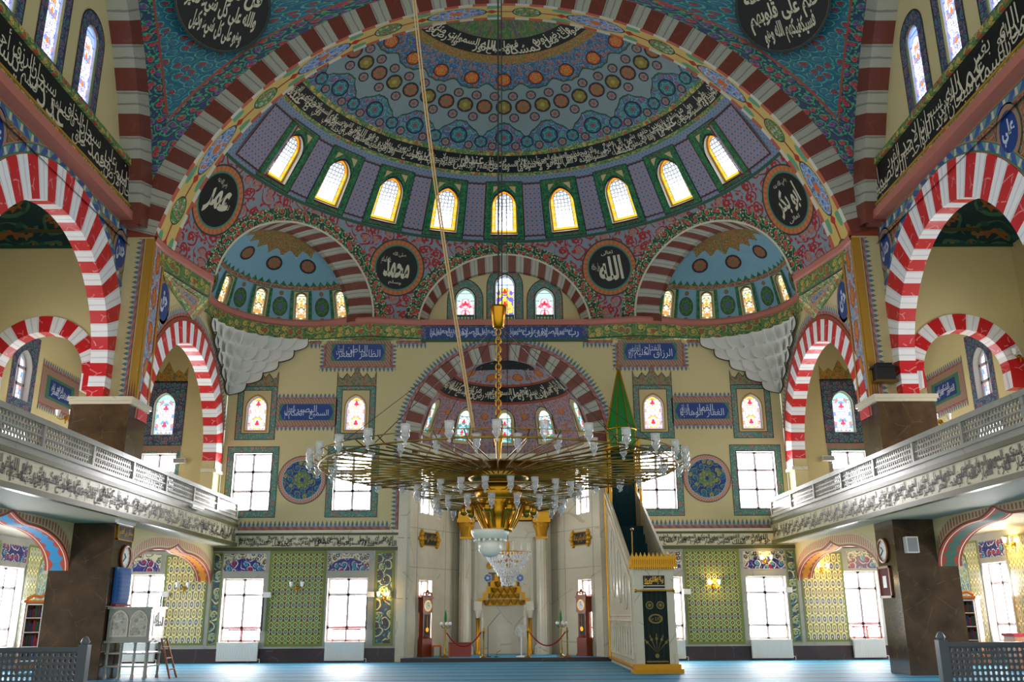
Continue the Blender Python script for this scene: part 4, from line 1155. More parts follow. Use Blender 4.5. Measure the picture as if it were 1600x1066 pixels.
for sg in (-1, 1):
    mb = MB(); nf = 12
    prof = [(0, .3), (.28, .3), (.34, .22), (4.2, .2), (4.25, .24)]
    rows = [[(sg*1.46+r*(1+.08*(k % 2))*cos(2*pi*k/(2*nf)), -.45+r*(1+.08*(k % 2))*sin(2*pi*k/(2*nf)), z) for k in range(2*nf)] for z, r in prof]
    mb.grid(rows, None, 0, False, True)
    c_ = mb.build('column', 'marble', t)
    mb = MB(); mb.box(sg*1.46-.24, sg*1.46+.24, -.69, -.21, 4.22, 4.3); mb.lathe([(.2, 4.3), (.22, 4.5), (.27, 4.62), (.3, 4.84)], 12, (sg*1.46, -.45, 0))
    for j in range(8): mb.ball((sg*1.46+.25*cos(j*pi/4), -.45+.25*sin(j*pi/4), 4.72), .07, 6, 4)
    mb.box(sg*1.46-.34, sg*1.46+.34, -.79, -.11, 4.84, 4.98); mb.box(sg*1.46-.3, sg*1.46+.3, -.75, -.15, 4.98, 5.24); mb.box(sg*1.46-.38, sg*1.46+.38, -.83, -.07, 5.24, 5.34)
    mb.build('capital', 'gilt', c_)
    mb = MB(); mb.lathe([(.11, 0), (.11, .1), (.075, .14), (.075, 1.25), (.1, 1.3)], 10, (sg*.98, -.45, 0)); cc = mb.build('colonette', 'gold', t)
    mb = MB(); mb.lathe([(.08, 1.3), (.13, 1.5), (.13, 1.58)], 10, (sg*.98, -.45, 0)); mb.box(sg*.98-.15, sg*.98+.15, -.6, -.3, 1.58, 1.9); mb.build('block', 'marble', cc)
mb = MB(); mb.box(-1.1, 1.1, -.5, -.01, 4.95, 5.25)
for k in range(15): mb.ball((-1.05+k*.15, -.52, 5.1), .055, 6, 4)
mb.build('frieze', 'gilt', t, label='gilded frieze with a row of gold beads')
mb = MB(); mb.prism([(-1.6, 6.5), (1.6, 6.5), (1.6, 6.8), (1.25, 6.95), (.6, 7.1), (0, 7.35), (-.6, 7.1), (-1.25, 6.95), (-1.6, 6.8)], .1, 0, Matrix.Translation((0, -.2, 0)))
calligraphy(mb, (lambda u, v, d=0: (u, -.21+d, v)), 'كلما دخل عليها زكريا المحراب', -1.35, 1.35, 6.56, 6.92, -.01, 1)
mb.build('crest', ['black_paint', 'letter_gold'], t, label='dark panel with gold lettering above the niche')

# ---------------- the two flanks: gallery, pillars, side arches, aisles
for sg in (-1, 1):
    M_ = lambda x: sg*x
    SX = lambda X: S_side(sg, X)
    lo_, hi_ = (0, 1) if sg < 0 else (1, 0)
    def ctext(mb, S, s, ya, yb, z0, z1, d, mi, **k):
        calligraphy(mb, S, s, *((ya, yb) if sg < 0 else (yb, ya)), z0, z1, d, mi, **k)
    X0 = lambda a, b: tuple(sorted((sg*a, sg*b)))
    # pillars: lower shaft, pedestal, painted pier
    mb = MB(); mb.box(*X0(10.4, 12.02), 24.75, 26.0, 0, 3.96); mb.box(*X0(10.4, 12.02), 24.75, 26.0, 4.65, 7.28)
    p_ = mb.build('pillar', 'marble_dark', None, 'structure')
    mb = MB(); mb.box(*X0(10.3, 12.1), 24.65, 26.1, 7.28, 7.4); mb.box(*X0(10.34, 12.06), 24.7, 26.05, 7.2, 7.28); mb.build('cap', 'marble', p_)
    mb = MB(); mb.box(*X0(10.4, 11.25), 25.1, 26.0, 7.4, 12.4, 0)
    PF = S_back(25.1); PS = SX(10.4)
    u0, u1 = X0(10.66, 10.9)
    tulip(mb, PF, u0, u1, 7.4, 12.3, -.01, 1, 'l' if sg > 0 else 'r')
    bar(mb, PF, *X0(10.4, 10.62), 7.4, 12.3, -.03, 0, 2)
    for y in (25.1, 25.9): bar(mb, PS, y, y+.1, 7.4, 12.3, -.03, 0, 2)
    panel(mb, PS, 25.26, 25.84, 7.7, 12.2, (), 3, d=-.012); 
    for y in (25.22, 25.86): bar(mb, PS, y, y+.025, 7.6, 12.25, -.02, 0, 4)
    for k in range(4): disc(mb, PS, 25.55, 8.4+k*1.1, .17, -.016, 5, 16, rv=.36)
    for j in range(3):
        x = 10.42+.07*j; mb.face([PF(sg*x, 7.42, -.034), PF(sg*(x+.07), 7.42, -.034), PF(sg*(x+.035), 8.0, -.034)], None, 5)
    mb.build('painted_pier', ['plaster', 'tulip_border', 'ochre', 'floral_panel', 'rust', 'disc_orange'], p_)
    mb = MB(); mb.box(*X0(10.32, 11.25), 25.02, 26.05, 12.36, 12.62); mb.build('impost', 'rust', p_)

    # great side arch, spandrel wall above it, cornice, black inscription and upper wall
    FS = lambda p, q, d: (sg*(11.2+d), p, q)
    mb = MB(); arch(mb, FS, (21.3, 8.0), 3.42, 4.46, 0, pi, 29, -.05, .42, 0)
    for k in range(2):
        for a, b in ((24.72, 25.76), (16.84, 17.88)):
            z0, z1 = 7.4+.3*k, 7.7+.3*k
            mb.face([FS(a, z0, -.05), FS(b, z0, -.05), FS(b, z1, -.05), FS(a, z1, -.05)], [(-2+k+.01, 0), (-2+k+.01, 1), (-1+k-.01, 1), (-1+k-.01, 0)], 0)
            ye = a if a > 20 else b
            mb.face([FS(ye, z0, -.05), FS(ye, z0, .42), FS(ye, z1, .42), FS(ye, z1, -.05)], [(-2+k+.01, 0), (-2+k+.01, .5), (-1+k-.01, .5), (-1+k-.01, 0)], 0)
    trim(mb, ['stripe_bright'])
    mb = MB(); S_ = SX(11.2)
    sp = lambda u: 8.0+sqrt(max(0, 4.4**2-(u-21.3)**2)) if abs(u-21.3) < 4.4 else 4.6
    cu = [21.3-4.4*cos(pi*i/40) for i in range(41)]
    panel(mb, S_, 25.7, 26.2, 7.4, 12.6, (), 0); panel(mb, S_, 16.9, 25.7, sp, 12.6, (), 0, 1, 1, 0, None, cu); panel(mb, S_, 8, 16.9, 4.6, 12.6, (), 0)
    panel(mb, S_, 8, 26.3, 12.6, 14.3, (), 2)
    wh = [Hole(21.45, .74, 14.75, 2.25, 'round'), Hole(19.5, .74, 14.75, 2.75, 'round'), Hole(17.5, .74, 14.75, 3.0, 'round')]
    tpf = lambda y: 10.4+sqrt(max(1, 12.6**2-(y-12.36)**2)); ct = [12+13.0*i/30 for i in range(31)]
    panel(mb, S_, 10, 24.9, 14.3, tpf, wh, 1, 1, 1, 0, None, ct)
    for h in wh: reveal(mb, S_, h, 0, .14, 2)
    wl = mb.build('wall_left_upper' if sg < 0 else 'wall_right_upper', ['brown_floral', 'plaster', 'green_band'], None, 'structure')
    for h in wh: window(S_, h, .09, 'glass_blue', frame='white_plaster')
    mb = MB()
    for h in wh: ring(mb, S_, h.grow(.3, .3), h, -.014, 0); ring(mb, S_, h.grow(.34, .34), h.grow(.3, .3), -.016, 1)
    arcband(mb, FS, (21.3, 8.0), 4.46, 4.76, 0, pi, -.016, 2)
    panel(mb, S_, 14, 25.75, 12.28, 12.6, (), 2, d=-.014, uv=lambda x, y: (x, (y-12.28)/.32)); panel(mb, S_, 25.75, 26.0, 7.5, 12.6, (), 2, d=-.018, uv=lambda x, y: (y, (x-25.75)/.25))
    for y, z in ((24.72, 11.75), (17.9, 11.75)):
        disc(mb, S_, y, z, .36, -.018, 3, 24, rv=.5); disc(mb, S_, y, z, .48, -.015, 4, 24, rv=.64); disc(mb, S_, y, z, .52, -.014, 5, 24, rv=.68)
        letters(mb, S_, 'حسن' if y > 20 else 'علي', *((y-.26, y+.26) if sg < 0 else (y+.26, y-.26)), z-.3, z+.3, -.024, 6, bold=.04)
    mb.build('painted_ornament', ['navy_frame', 'outline', 'rope_border', 'blue_panel', 'zigzag', 'green_line', 'letter_white'], wl)
    mb = MB(); CB = SX(10.9)
    bar(mb, CB, 10, 25.15, 12.6, 12.86, -.08, .3, 0); bar(mb, CB, 10, 25.1, 12.86, 13.02, .0, .3, 1)
    bar(mb, CB, 10, 25.05, 13.02, 14.16, .06, .3, 2); bar(mb, CB, 10, 25.05, 14.16, 14.34, -.02, .3, 1); bar(mb, CB, 24.95, 25.06, 12.9, 14.3, .03, .3, 1)
    bar(mb, CB, 10, 25.1, 12.99, 13.05, -.02, .0, 3)
    ctext(mb, SX(10.96), TASBIH_R if sg > 0 else TASBIH_L, 11.0, 24.85, 13.1, 14.08, -.012, 4, rows=3, bold=.0)
    trim(mb, ['pink', 'green_band', 'black_paint', 'ochre', 'letter_cream'])

    # bay between pillar and qibla wall: side wall with its striped arch
    mb = MB(); B = SX(10.42); cy_, cz_ = 29.3, 6.9
    bp = lambda u: cz_+sqrt(max(0, 3.96**2-(u-cy_)**2)) if abs(u-cy_) < 3.96 else 4.6
    cu = [cy_-3.96*cos(pi*i/40) for i in range(41)]
    panel(mb, B, 25.34, 33.26, bp, 11.9, (), 0, 1, 1, 0, None, cu); panel(mb, B, 33.26, 33.4, 4.6, 11.6, (), 0)
    panel(mb, B, 32.6, 33.26, 4.6, 6.9, (), 0); mb.face([B(32.6, 4.6, 0), B(32.6, 6.9, 0), B(32.6, 6.9, .45), B(32.6, 4.6, .45)], None, 0)
    wb = mb.build('wall_left_bay' if sg < 0 else 'wall_right_bay', ['plaster'], None, 'structure')
    FB = lambda p, q, d: (sg*(10.42+d), p, q)
    mb = MB(); arch(mb, FB, (cy_, cz_), 3.3, 4.0, 0, pi, 33, -.04, .45, 0)
    mb.face([FB(32.6, 6.6, -.04), FB(33.3, 6.6, -.04), FB(33.3, 6.9, -.04), FB(32.6, 6.9, -.04)], [(-1+.01, 0), (-1+.01, 1), (-.01, 1), (-.01, 0)], 0)
    mb.box(*X0(10.3, 10.87), 32.5, 33.34, 6.48, 6.6, 1)
    trim(mb, ['stripe_bright', 'marble'])
    mb = MB(); arcband(mb, FB, (cy_, cz_), 4.0, 4.14, 0, pi, -.03, 1); arcband(mb, FB, (cy_, cz_), 4.14, 4.5, .3, pi-.3, -.016, 0)
    disc(mb, B, 26.35, 10.75, .42, -.02, 2, 20, rv=.6); disc(mb, B, 26.35, 10.75, .5, -.016, 3, 20, rv=.7)
    letters(mb, B, 'حق', *((26.1, 26.6) if sg < 0 else (26.6, 26.1)), 10.4, 11.1, -.026, 4, bold=.04)
    mb.build('painted_ornament', ['tulip_border', 'rust', 'blue_panel', 'zigzag', 'letter_white'], wb)

    # gallery: slab, inscription band, pierced parapet
    G = SX(9.65); y0, y1 = 10.0, 33.4
    mb = MB(); mb.box(*X0(9.7, 15.2), y0, y1, 3.95, 4.65, 0)
    bar(mb, G, y0, y1, 3.94, 4.06, -.05, .1, 1); bar(mb, G, y0, y1, 4.62, 4.72, -.04, .1, 1); bar(mb, G, y0, y1, 4.72, 4.86, -.0, .14, 2); bar(mb, G, y0, y1, 4.86, 4.94, -.05, .16, 2)
    panel(mb, G, y0, y1, 4.06, 4.62, (), 3, d=.02)
    ctext(mb, G, AK if sg < 0 else ASMA, y0+4, y1-.1, 4.1, 4.58, .008, 4, rows=3, bold=.02)
    bar(mb, G, y0, y1, 5.40, 5.52, -.04, .14, 2); bar(mb, G, y0, y1, 5.15, 5.18, .0, .08, 2)
    for y in [33.25, 30.9, 28.5, 26.1, 23.7, 21.3, 18.9, 16.5, 14.1]: bar(mb, G, y-.05, y+.05, 4.9, 5.42, -.02, .12, 2)
    gal = mb.build('trim_gallery_left' if sg < 0 else 'trim_gallery_right', ['soffit', 'olive_dark', 'marble_grey', 'cream_tile', 'ink'], None, 'structure')
    mb = MB()
    def lattice(z0, z1, nr):
        ph = (z1-z0)/nr; pw = ph*1.12
        ny = int((y1-14)/pw)
        for r in range(nr):
            for i in range(ny):
                a = 14+i*pw+(pw/2 if r % 2 else 0); z = z0+r*ph; c = (a+pw/2, z+ph/2); q = [(a, z), (a+pw, z), (a+pw, z+ph), (a, z+ph)]
                hx = [(c[0]+pw*.40*cos(pi/3*k+pi/6), c[1]+ph*.43*sin(pi/3*k+pi/6)) for k in range(6)]
                # six-sided piercing joined to the cell edge
                idx = [(q[1], q[2], hx[5], hx[0]), (q[2], q[3], hx[0], hx[1], hx[2]), (q[3], q[0], hx[2], hx[3]), (q[0], q[1], hx[3], hx[4], hx[5])]
                mb.face([G(*q[1], .04), G(*q[2], .04), G(*hx[0], .04), G(*hx[5], .04)]); mb.face([G(*q[2], .04), G(*q[3], .04), G(*hx[2], .04), G(*hx[1], .04), G(*hx[0], .04)])
                mb.face([G(*q[3], .04), G(*q[0], .04), G(*hx[3], .04), G(*hx[2], .04)]); mb.face([G(*q[0], .04), G(*q[1], .04), G(*hx[5], .04), G(*hx[4], .04), G(*hx[3], .04)])
    lattice(4.93, 5.15, 2); lattice(5.18, 5.41, 2)
    o = mb.build('pierced_screen', 'marble_grey', gal)
    md = o.modifiers.new('thickness', 'SOLIDIFY'); md.thickness = .03; md.offset = 0

    # aisle: outer wall, cross arch, vault
    A = SX(15.2)
    ah = [Hole(27.95, .95, 8.1, 1.6, 'point'), Hole(27.95, 1.4, 5.2, 2.0), Hole(29.0, 1.42, .68, 2.35), Hole(32.9, .8, .68, 2.35), Hole(22.5, 1.4, 5.2, 2.0), Hole(18.5, 1.4, 5.2, 2.0), Hole(22.5, .95, 8.1, 1.6, 'point'), Hole(18.5, .95, 8.1, 1.6, 'point'), Hole(24.9, 1.42, .68, 2.35), Hole(21.2, 1.42, .68, 2.35)]
    mb = MB(); panel(mb, A, 8, D, 4.0, 12.3, [h for h in ah if h.v0 > 4], 0); panel(mb, A, 8, D, .5, 4.0, [h for h in ah if h.v0 < 4], 1); panel(mb, A, 8, D, 0, .5, (), 2)
    for h in ah: reveal(mb, A, h, 0, .3, 3)
    wa = mb.build('wall_left' if sg < 0 else 'wall_right', ['plaster_aisle', 'marble_grey', 'marble_base', 'white_plaster'], None, 'structure')
    for h in ah: window(A, h, .24, 'glass_aisle' if h.kind == 'point' else 'pane_day', 'plain' if h.v0 > 4 else 'lower')
    mb = MB(); f = (1 if sg < 0 else -1)
    for h in ah:
        if h.kind == 'point': 
            r1 = Hole(h.uc, 1.5, 7.75, 2.5); ring(mb, A, r1, h, -.012, 0); tulip(mb, A, h.uc-.75, h.uc+.75, 7.4, 7.72, -.012, 3, 't')
        elif h.v0 > 4: ring(mb, A, h.grow(.25), h, -.012, 4)
    for yc in (30.4, 25.4, 20.5):
        i_ = Hole(yc, 2.0, 8.5, .78); ring(mb, A, Hole(yc, 2.7, 8.28, 1.22), i_, -.012, 5); plate(mb, A, i_, -.013, 6); plate(mb, A, Hole(yc, 1.5, 8.6, .58), -.018, 1)
        tulip(mb, A, yc-1.35, yc+1.35, 9.5, 9.74, -.012, 2, 'b'); tulip(mb, A, yc-1.35, yc+1.35, 8.04, 8.28, -.012, 2, 't')
        ctext(mb, A, 'الخافض الرافع المعز' if sg < 0 else 'الغفور الشكور العلي', yc-.65, yc+.65, 8.66, 9.1, -.024, 7)
    def tq(y, w, z0, z1, mi, fr_=8):
        h = Hole(y, w, z0, z1-z0); ring(mb, A, h.grow(.07), h, -.016, fr_); plate(mb, A, h, -.012, mi, False)
    tq(31.1, 2.4, .66, 3.7, 9); h = Hole(31.1, .8, .9, 2.6, 'point'); plate(mb, A, h, -.02, 10, False); ring(mb, A, h.grow(.06), h, -.021, 8)
    tq(29.0, 1.5, 3.2, 3.7, 11, 12); tq(26.9, 2.4, .66, 3.7, 9); tq(23.0, 1.9, .66, 3.7, 9)
    mb.build('painted_and_tiled_panels', ['navy_frame', 'blue_panel', 'tulip_border', 'zigzag', 'teal_frame', 'zigzag', 'green_panel', 'letter_white', 'olive', 'tile_pale', 'tile_vase', 'tile_lunette', 'marble_grey'], wa)
    # cross wall over the aisle with its small striped arch
    FT = lambda p, q, d: (sg*-p if sg < 0 else p, 25.22+d, q)
    FT = lambda p, q, d: (sg*p, 25.22+d, q)
    tp_ = lambda u: 8.2+sqrt(max(0, 1.66**2-(u-13.3)**2)) if abs(u-13.3) < 1.66 else 4.65
    ST = lambda u, v, d=0: (sg*u, 25.22+d, v)
    mb = MB(); cu = [13.3-1.66*cos(pi*i/24) for i in range(25)]
    panel(mb, ST, 11.2, 15.2, tp_, 12.1, (), 0, 1, 1, 0, None, cu); panel(mb, ST, 11.2, 15.2, tp_, 12.1, (), 0, 1, 1, .35, None, cu)
    mb.build('wall_left_cross' if sg < 0 else 'wall_right_cross', ['plaster_aisle'], None, 'structure')
    mb = MB(); arch(mb, FT, (13.3, 8.2), 1.24, 1.72, 0, pi, 13, -.03, .4, 0, extr=True)
    for s in (-1, 1): mb.box(*X0(13.3+s*1.24, 13.3+s*1.72), 25.19, 25.62, 7.7, 8.2, 0)
    trim(mb, ['stripe_bright'])
    mb = MB(); rows, uvr = [], []
    for j in range(9):
        t = j/8; rows.append([]); uvr.append([])
        for i in range(13):
            s = i/12; y = 8+(25.2-8)*s if True else 0
            x = 15.2-4.1*t; z = 12.1+1.0*sin(pi*t)*.8+.8*abs(sin(pi*(25.2-y)/5.7))*sin(pi*t)
            rows[-1].append((sg*x, y, z)); uvr[-1].append((y, x))
    mb.grid(rows, uvr, 0); 
    mb.face([(sg*11.2, 25.2, 12.1), (sg*15.2, 25.2, 12.1), (sg*15.2, D, 12.1), (sg*10.4, D, 12.1)], None, 0)
    Z = S_back(25.18)
    for za, zb, mi in ((12.0, 12.1, 1), (12.1, 12.5, 0), (12.5, 12.62, 2), (12.62, 13.0, 0)):
        mb.face([(sg*11.2, 25.1+.08*(za-12), za), (sg*15.2, 25.1+.08*(za-12), za), (sg*15.2, 25.1, zb), (sg*11.2, 25.1, zb)], [(0, za), (4, za), (4, zb), (0, zb)], mi)
    mb.build('aisle_ceiling', ['aisle_vault', 'green_line', 'olive_dark'], None, 'structure')

    # ogee arches under the gallery
    def ogee_arch(Xa, Xb, ya, yb, z0, z1, zt, soff, half=False, split=None):
        """Xa nave face, Xb back; springing at ya and yb, hanging from zt"""
        mb = MB(); n = 22; ym = (ya+yb)/2
        def prof(t):              # t 0 at the foot, 1 at the crown
            if t < .7: k = t/.7; y = .62*(1-sqrt(max(0, 1-k*k)))*1.0 ; return .0+ (1-cos(k*pi/2))*.72, sin(k*pi/2)*.80
            k = (t-.7)/.3; return .72+.28*k, .80+.20*k**1.7
        for side in (0, 1):
            pts = []
            for i in range(n+1):
                a, b = prof(i/n); y = ya+(ym-ya)*a if side == 0 else yb+(ym-yb)*a
                pts.append((y, z0+(z1-z0)*b))
            L = 0
            for p, q in zip(pts, pts[1:]):
                l = math.dist(p, q)
                mb.face([(sg*Xa, p[0], p[1]), (sg*Xb, p[0], p[1]), (sg*Xb, q[0], q[1]), (sg*Xa, q[0], q[1])], [(L, 0), (L, 1), (L+l, 1), (L+l, 0)], 0)
                for X, e in ((Xa, 0), (Xb, 0)):
                    mb.face([(sg*X, p[0], p[1]), (sg*X, q[0], q[1]), (sg*X, q[0], zt), (sg*X, p[0], zt)], [(p[0], .5), (q[0], .5), (q[0], .5), (p[0], .5)], 2)
                w = .36
                zA, zB = min(zt, p[1]+w), min(zt, q[1]+w)
                sh = .10 if side == 0 else -.10
                mb.face([(sg*(Xa-.006), p[0], p[1]+.06), (sg*(Xa-.006), q[0], q[1]+.06), (sg*(Xa-.006), q[0], min(zt, q[1]+.42)), (sg*(Xa-.006), p[0], min(zt, p[1]+.42))], [(L, 0), (L+l, 0), (L+l, 1), (L, 1)], 1)
                mb.face([(sg*(Xa-.012), p[0], p[1]), (sg*(Xa-.012), q[0], q[1]), (sg*(Xa-.012), q[0], q[1]+.06), (sg*(Xa-.012), p[0], p[1]+.06)], None, 4)
                L += l
            ye = pts[0][0]
            mb.box(*X0(Xa-.04, Xb+.04), *sorted((ye+(-.02 if side else .02), ye+(.30 if side == 0 else -.30))), z0-.09, z0, 3)
        trim(mb, [soff, 'tooth_border', 'plaster', 'marble', 'rust'])
    ogee_arch(11.5, 12.12, 24.75, 18.4, 2.72, 3.92, 3.95, 'ogee_blue' if sg < 0 else 'ogee_green')
    ogee_arch(10.42, 10.96, 33.4, 26.0, 2.66, 3.72, 3.95, 'ogee_orange')

mb = MB(); mb.lathe([(11.3, 21.2), (11.25, 23.0), (10.4, 26.5), (8.4, 29.5), (5.2, 31.6), (.01, 32.4)], 48, (0, 14.3, 0)); mb.build('unseen_dome_ceiling', 'pale_blue', None, 'structure')  # dome out of view, added to keep world light from entering overhead
# ------------------------------------------------------------------ things
# great ring chandelier under the main dome
CH = thing('chandelier', 'huge brass ring chandelier with radiating spokes and rows of clear glass cups', 'chandelier', (-.1, 14.3, 3.73))
RR = 2.78
mb = MB(); mb.tube([(0, 0, 28.4), (0, 0, 2.72)], .014, 6); mb.tube([(.06, 0, 28.4), (.06, 0, 2.72)], .010, 6)
mb.build('suspension_cable', 'black_plastic', CH)
mb = MB(); mb.lathe([(.001, 2.74), (.13, 2.72), (.135, 2.66), (.09, 2.36), (.06, 2.34), (.001, 2.33)], 16); mb.build('cone_cover', 'gold', CH)
mb = MB(); n = 20
for k in range(n):
    z = 2.28-k*(1.5/n); a = (k % 2)*pi/2
    mb.tube([(cos(a)*.042*cos(q*pi/5), sin(a)*.042*cos(q*pi/5), z+.058*sin(q*pi/5)) for q in range(10)], .013, 5, close=True)
mb.build('chain', 'gold', CH)
mb = MB(); mb.lathe([(.001, .80), (.07, .78), (.07, .46), (.05, .42), (.03, .1), (.03, -.2)], 14); mb.build('stem', 'gold', CH)
mb = MB(); mb.lathe([(.001, .02), (.3, .0), (.46, -.06), (.48, -.14), (.40, -.2), (.001, -.24)], 24); mb.build('hub', 'brass', CH)
for r, z, w in ((RR, 0, .014), (RR+.14, .09, .008), (RR-.2, .05, .009)):
    mb = MB(); mb.tube([(r*cos(2*pi*i/72), r*sin(2*pi*i/72), z) for i in range(72)], w, 6, close=True); mb.build('ring', 'brass', CH)
mb = MB()
mb.tube([(.12, 0, .02), (.2, 0, .14), (.4, 0, .10), (.8, 0, .03), (RR, 0, 0)], .013, 5); mb.tube([(.44, 0, -.12), (.9, 0, -.10), (RR-.05, 0, -.035)], .011, 5)
mb.tube([(RR-.03, 0, 0), (RR+.14, 0, .09)], .009, 5)
s0 = mb.build('spoke', 'brass', CH)
NS = 44
for k in range(1, NS):
    o = s0.copy(); COL.objects.link(o); o.parent = CH; o.rotation_euler = (0, 0, 2*pi*k/NS)
mb = MB()
mb.lathe([(.012, -.19), (.03, -.165), (.012, -.145), (.035, -.12), (.062, -.07), (.05, -.02), (.062, .0), (.068, .10), (.064, .10), (.058, .01), (.03, -.06)], 12)
mb.lathe([(.069, .085), (.071, .10), (.071, .085)], 12)
cup0 = None
def cup(par, x, y, z, s=1.0, rot=0):
    global cup0
    if cup0 is None: cup0 = mb_cup.build('glass_cup', 'crystal', par); o = cup0
    else: o = cup0.copy(); COL.objects.link(o); o.parent = par
    o.location = (x, y, z); o.scale = (s, s, s); o.rotation_euler = (0, 0, rot)
mb_cup = mb
for k in range(30):
    a = 2*pi*(k+.5)/30; cup(CH, (RR+.14)*cos(a), (RR+.14)*sin(a), .10, .95)
for k in range(30):
    a = 2*pi*k/30; cup(CH, (RR-.2)*cos(a), (RR-.2)*sin(a), .0, .85)
for k in range(22):
    a = 2*pi*k/22; cup(CH, 1.28*cos(a), 1.28*sin(a), -.36, .82)
for k in range(17):
    a = 2*pi*(k+.5)/17; cup(CH, 1.0*cos(a), 1.0*sin(a), -.56, .8)
for r, z in ((1.28, -.36), (1.0, -.55)):
    mb = MB(); mb.tube([(r*cos(2*pi*i/48), r*sin(2*pi*i/48), z) for i in range(48)], .016, 6, close=True)
    for k in range(22): a = 2*pi*k/22; mb.tube([(.32*cos(a), .32*sin(a), z+.02), (r*.6*cos(a), r*.6*sin(a), z-.04), (r*cos(a), r*sin(a), z)], .009, 5)
    mb.build('lower_ring', 'brass', CH)
mb = MB(); mb.lathe([(.001, -.2), (.34, -.26), (.38, -.34), (.34, -.44), (.30, -.5), (.34, -.56), (.24, -.72), (.2, -.9), (.22, -.95), (.001, -.95)], 20); mb.build('body', 'gold', CH)
mb = MB(); mb.tube([(.22, 0, -.9), (.3, 0, -.76), (.36, 0, -.62), (.44, 0, -.5), (.52, 0, -.5), (.54, 0, -.58)], .028, 6); mb.ball((.54, 0, -.64), .07, 8, 6)
a0_ = mb.build('scroll_arm', 'gold', CH)
for k in range(1, 10):
    o = a0_.copy(); COL.objects.link(o); o.parent = CH; o.rotation_euler = (0, 0, 2*pi*k/10)
mb = MB(); mb.lathe([(.001, -.93), (.29, -.93), (.30, -.96), (.25, -1.05), (.20, -1.07)], 24, (-.13, 0, 0)); mb.lathe([(.16, -1.05), (.185, -1.14), (.17, -1.25), (.1, -1.32), (.001, -1.34)], 24, (-.13, 0, 0))
for k in range(16): mb.ball((-.13+.23*cos(k*pi/8), .23*sin(k*pi/8), -1.09), .028, 6, 4)
mb.build('bowl', 'white_glass', CH, label='round white glass bowl at the bottom')
mb = MB()
for k in range(10):
    a = 2*pi*(k+.5)/10; mb.tube([(.08*cos(a), .08*sin(a), 2.35), (RR*cos(a), RR*sin(a), .03)], .006, 4)
mb.build('stay_wire', 'black_plastic', CH)

# two slack lines from the dome to the chandelier
for i, (dx, lab) in enumerate(((0, 'thin tan rope slanting from the dome to the chandelier, left of its twin'), (.07, 'thin tan rope slanting from the dome to the chandelier, right of its twin'))):
    mb = MB(); P0, P1 = Vector((-1.68+dx*.6, 12.6, 13.2)), Vector((-.42+dx*.4, 11.66, 3.85)); pts = []
    for k in range(13):
        q = P0.lerp(P1, k/12); q.x -= .10*sin(pi*k/12); pts.append(q)
    mb.tube(pts, .013, 5); tag(mb.build('rope', 'cable'), lab, 'rope', 'ropes from the dome')

# crystal chandelier before the mihrab
t = thing('crystal_chandelier', 'small tapering crystal chandelier with white candles hanging in front of the prayer niche', 'chandelier', (.1, 32.4, 2.6))
mb = MB(); mb.tube([(0, 0, 14.72), (0, 0, 1.3)], .012, 5); mb.build('cable', 'black_plastic', t)
mb = MB(); mb.lathe([(.02, 1.45), (.05, 1.3), (.05, .9), (.12, .8), (.03, .3), (.02, .05)], 10)
for r, z in ((.74, 1.02), (.5, .72), (.26, .2)):
    mb.tube([(r*cos(2*pi*i/28), r*sin(2*pi*i/28), z) for i in range(28)], .014, 5, close=True)
    for k in range(6): a = k*pi/3; mb.tube([(.04*cos(a), .04*sin(a), z), (r*cos(a), r*sin(a), z)], .01, 4)
mb.build('frame', 'gold', t)
mb = MB(); mb.lathe([(.001, -.04), (.05, -.02), (.02, 0), (.02, .16), (.012, .18), (.018, .22), (.004, .27)], 8); c0 = mb.build('candle', 'white_glass', t)
for k in range(14):
    a = 2*pi*k/14; o = c0 if k == 0 else c0.copy()
    if k: COL.objects.link(o); o.parent = t
    o.location = (.76*cos(a), .76*sin(a), 1.08)
for j, (r, r2, z0, ln, n) in enumerate(((.76, .66, 1.0, .26, 44), (.66, .54, .84, .24, 40), (.54, .42, .66, .24, 36), (.42, .3, .48, .24, 30), (.3, .22, .3, .22, 24), (.24, .2, .14, .24, 20))):
    mb = MB()
    for k in range(n):
        a = 2*pi*k/n
        for q in range(4):
            rr_ = r+(r2-r)*q/4+random.uniform(-.03, .03); aa = a+random.uniform(-.06, .06); mb.lathe([(.001, -.045), (.034, 0), (.001, .045)], 4, (rr_*cos(aa), rr_*sin(aa), z0-q*ln/4-.03+random.uniform(-.02, .02)), a0=aa, a1=aa+2*pi)
    mb.build('crystal_tier', 'crystal_dense', t, kind='stuff')

# minbar (pulpit with stairs)
mt = thing('minbar', 'tall marble pulpit with a crowned gate, stairs and a green pointed roof', 'pulpit', (4.16, 26.3, 0))
def w_(x, y): return x-4.16, y-26.3
mb = MB(); xl, xr = -.56, .56
for s in (-1, 1): mb.box(*sorted((s*.56, s*.34)), 0, .42, .24, 2.2)
mb.box(-.56, .56, .001, .42, 2.2, 2.8)
for s in (-1, 1): mb.box(*sorted((s*.58, s*.48)), -.03, .45, .24, .5)
gate = mb.build('gate', 'marble', mt)
mb = MB(); mb.box(-.66, .68, -.08, .5, 2.8, 2.88); mb.box(-.62, .64, -.05, .47, 2.88, 3.08)
for k in range(22): mb.box(-.64+k*.059, -.605+k*.059, -.09, -.05, 2.74, 3.02)
for k in range(11): mb.prism([(-.64+k*.118, 3.08), (-.52+k*.118, 3.08), (-.56+k*.118, 3.16), (-.58+k*.118, 3.22), (-.6+k*.118, 3.16)], .05, 0, Matrix.Translation((0, -.05, 0)))
mb.build('crown', 'gilt', gate, label='gilded crenellated crown of the gate')
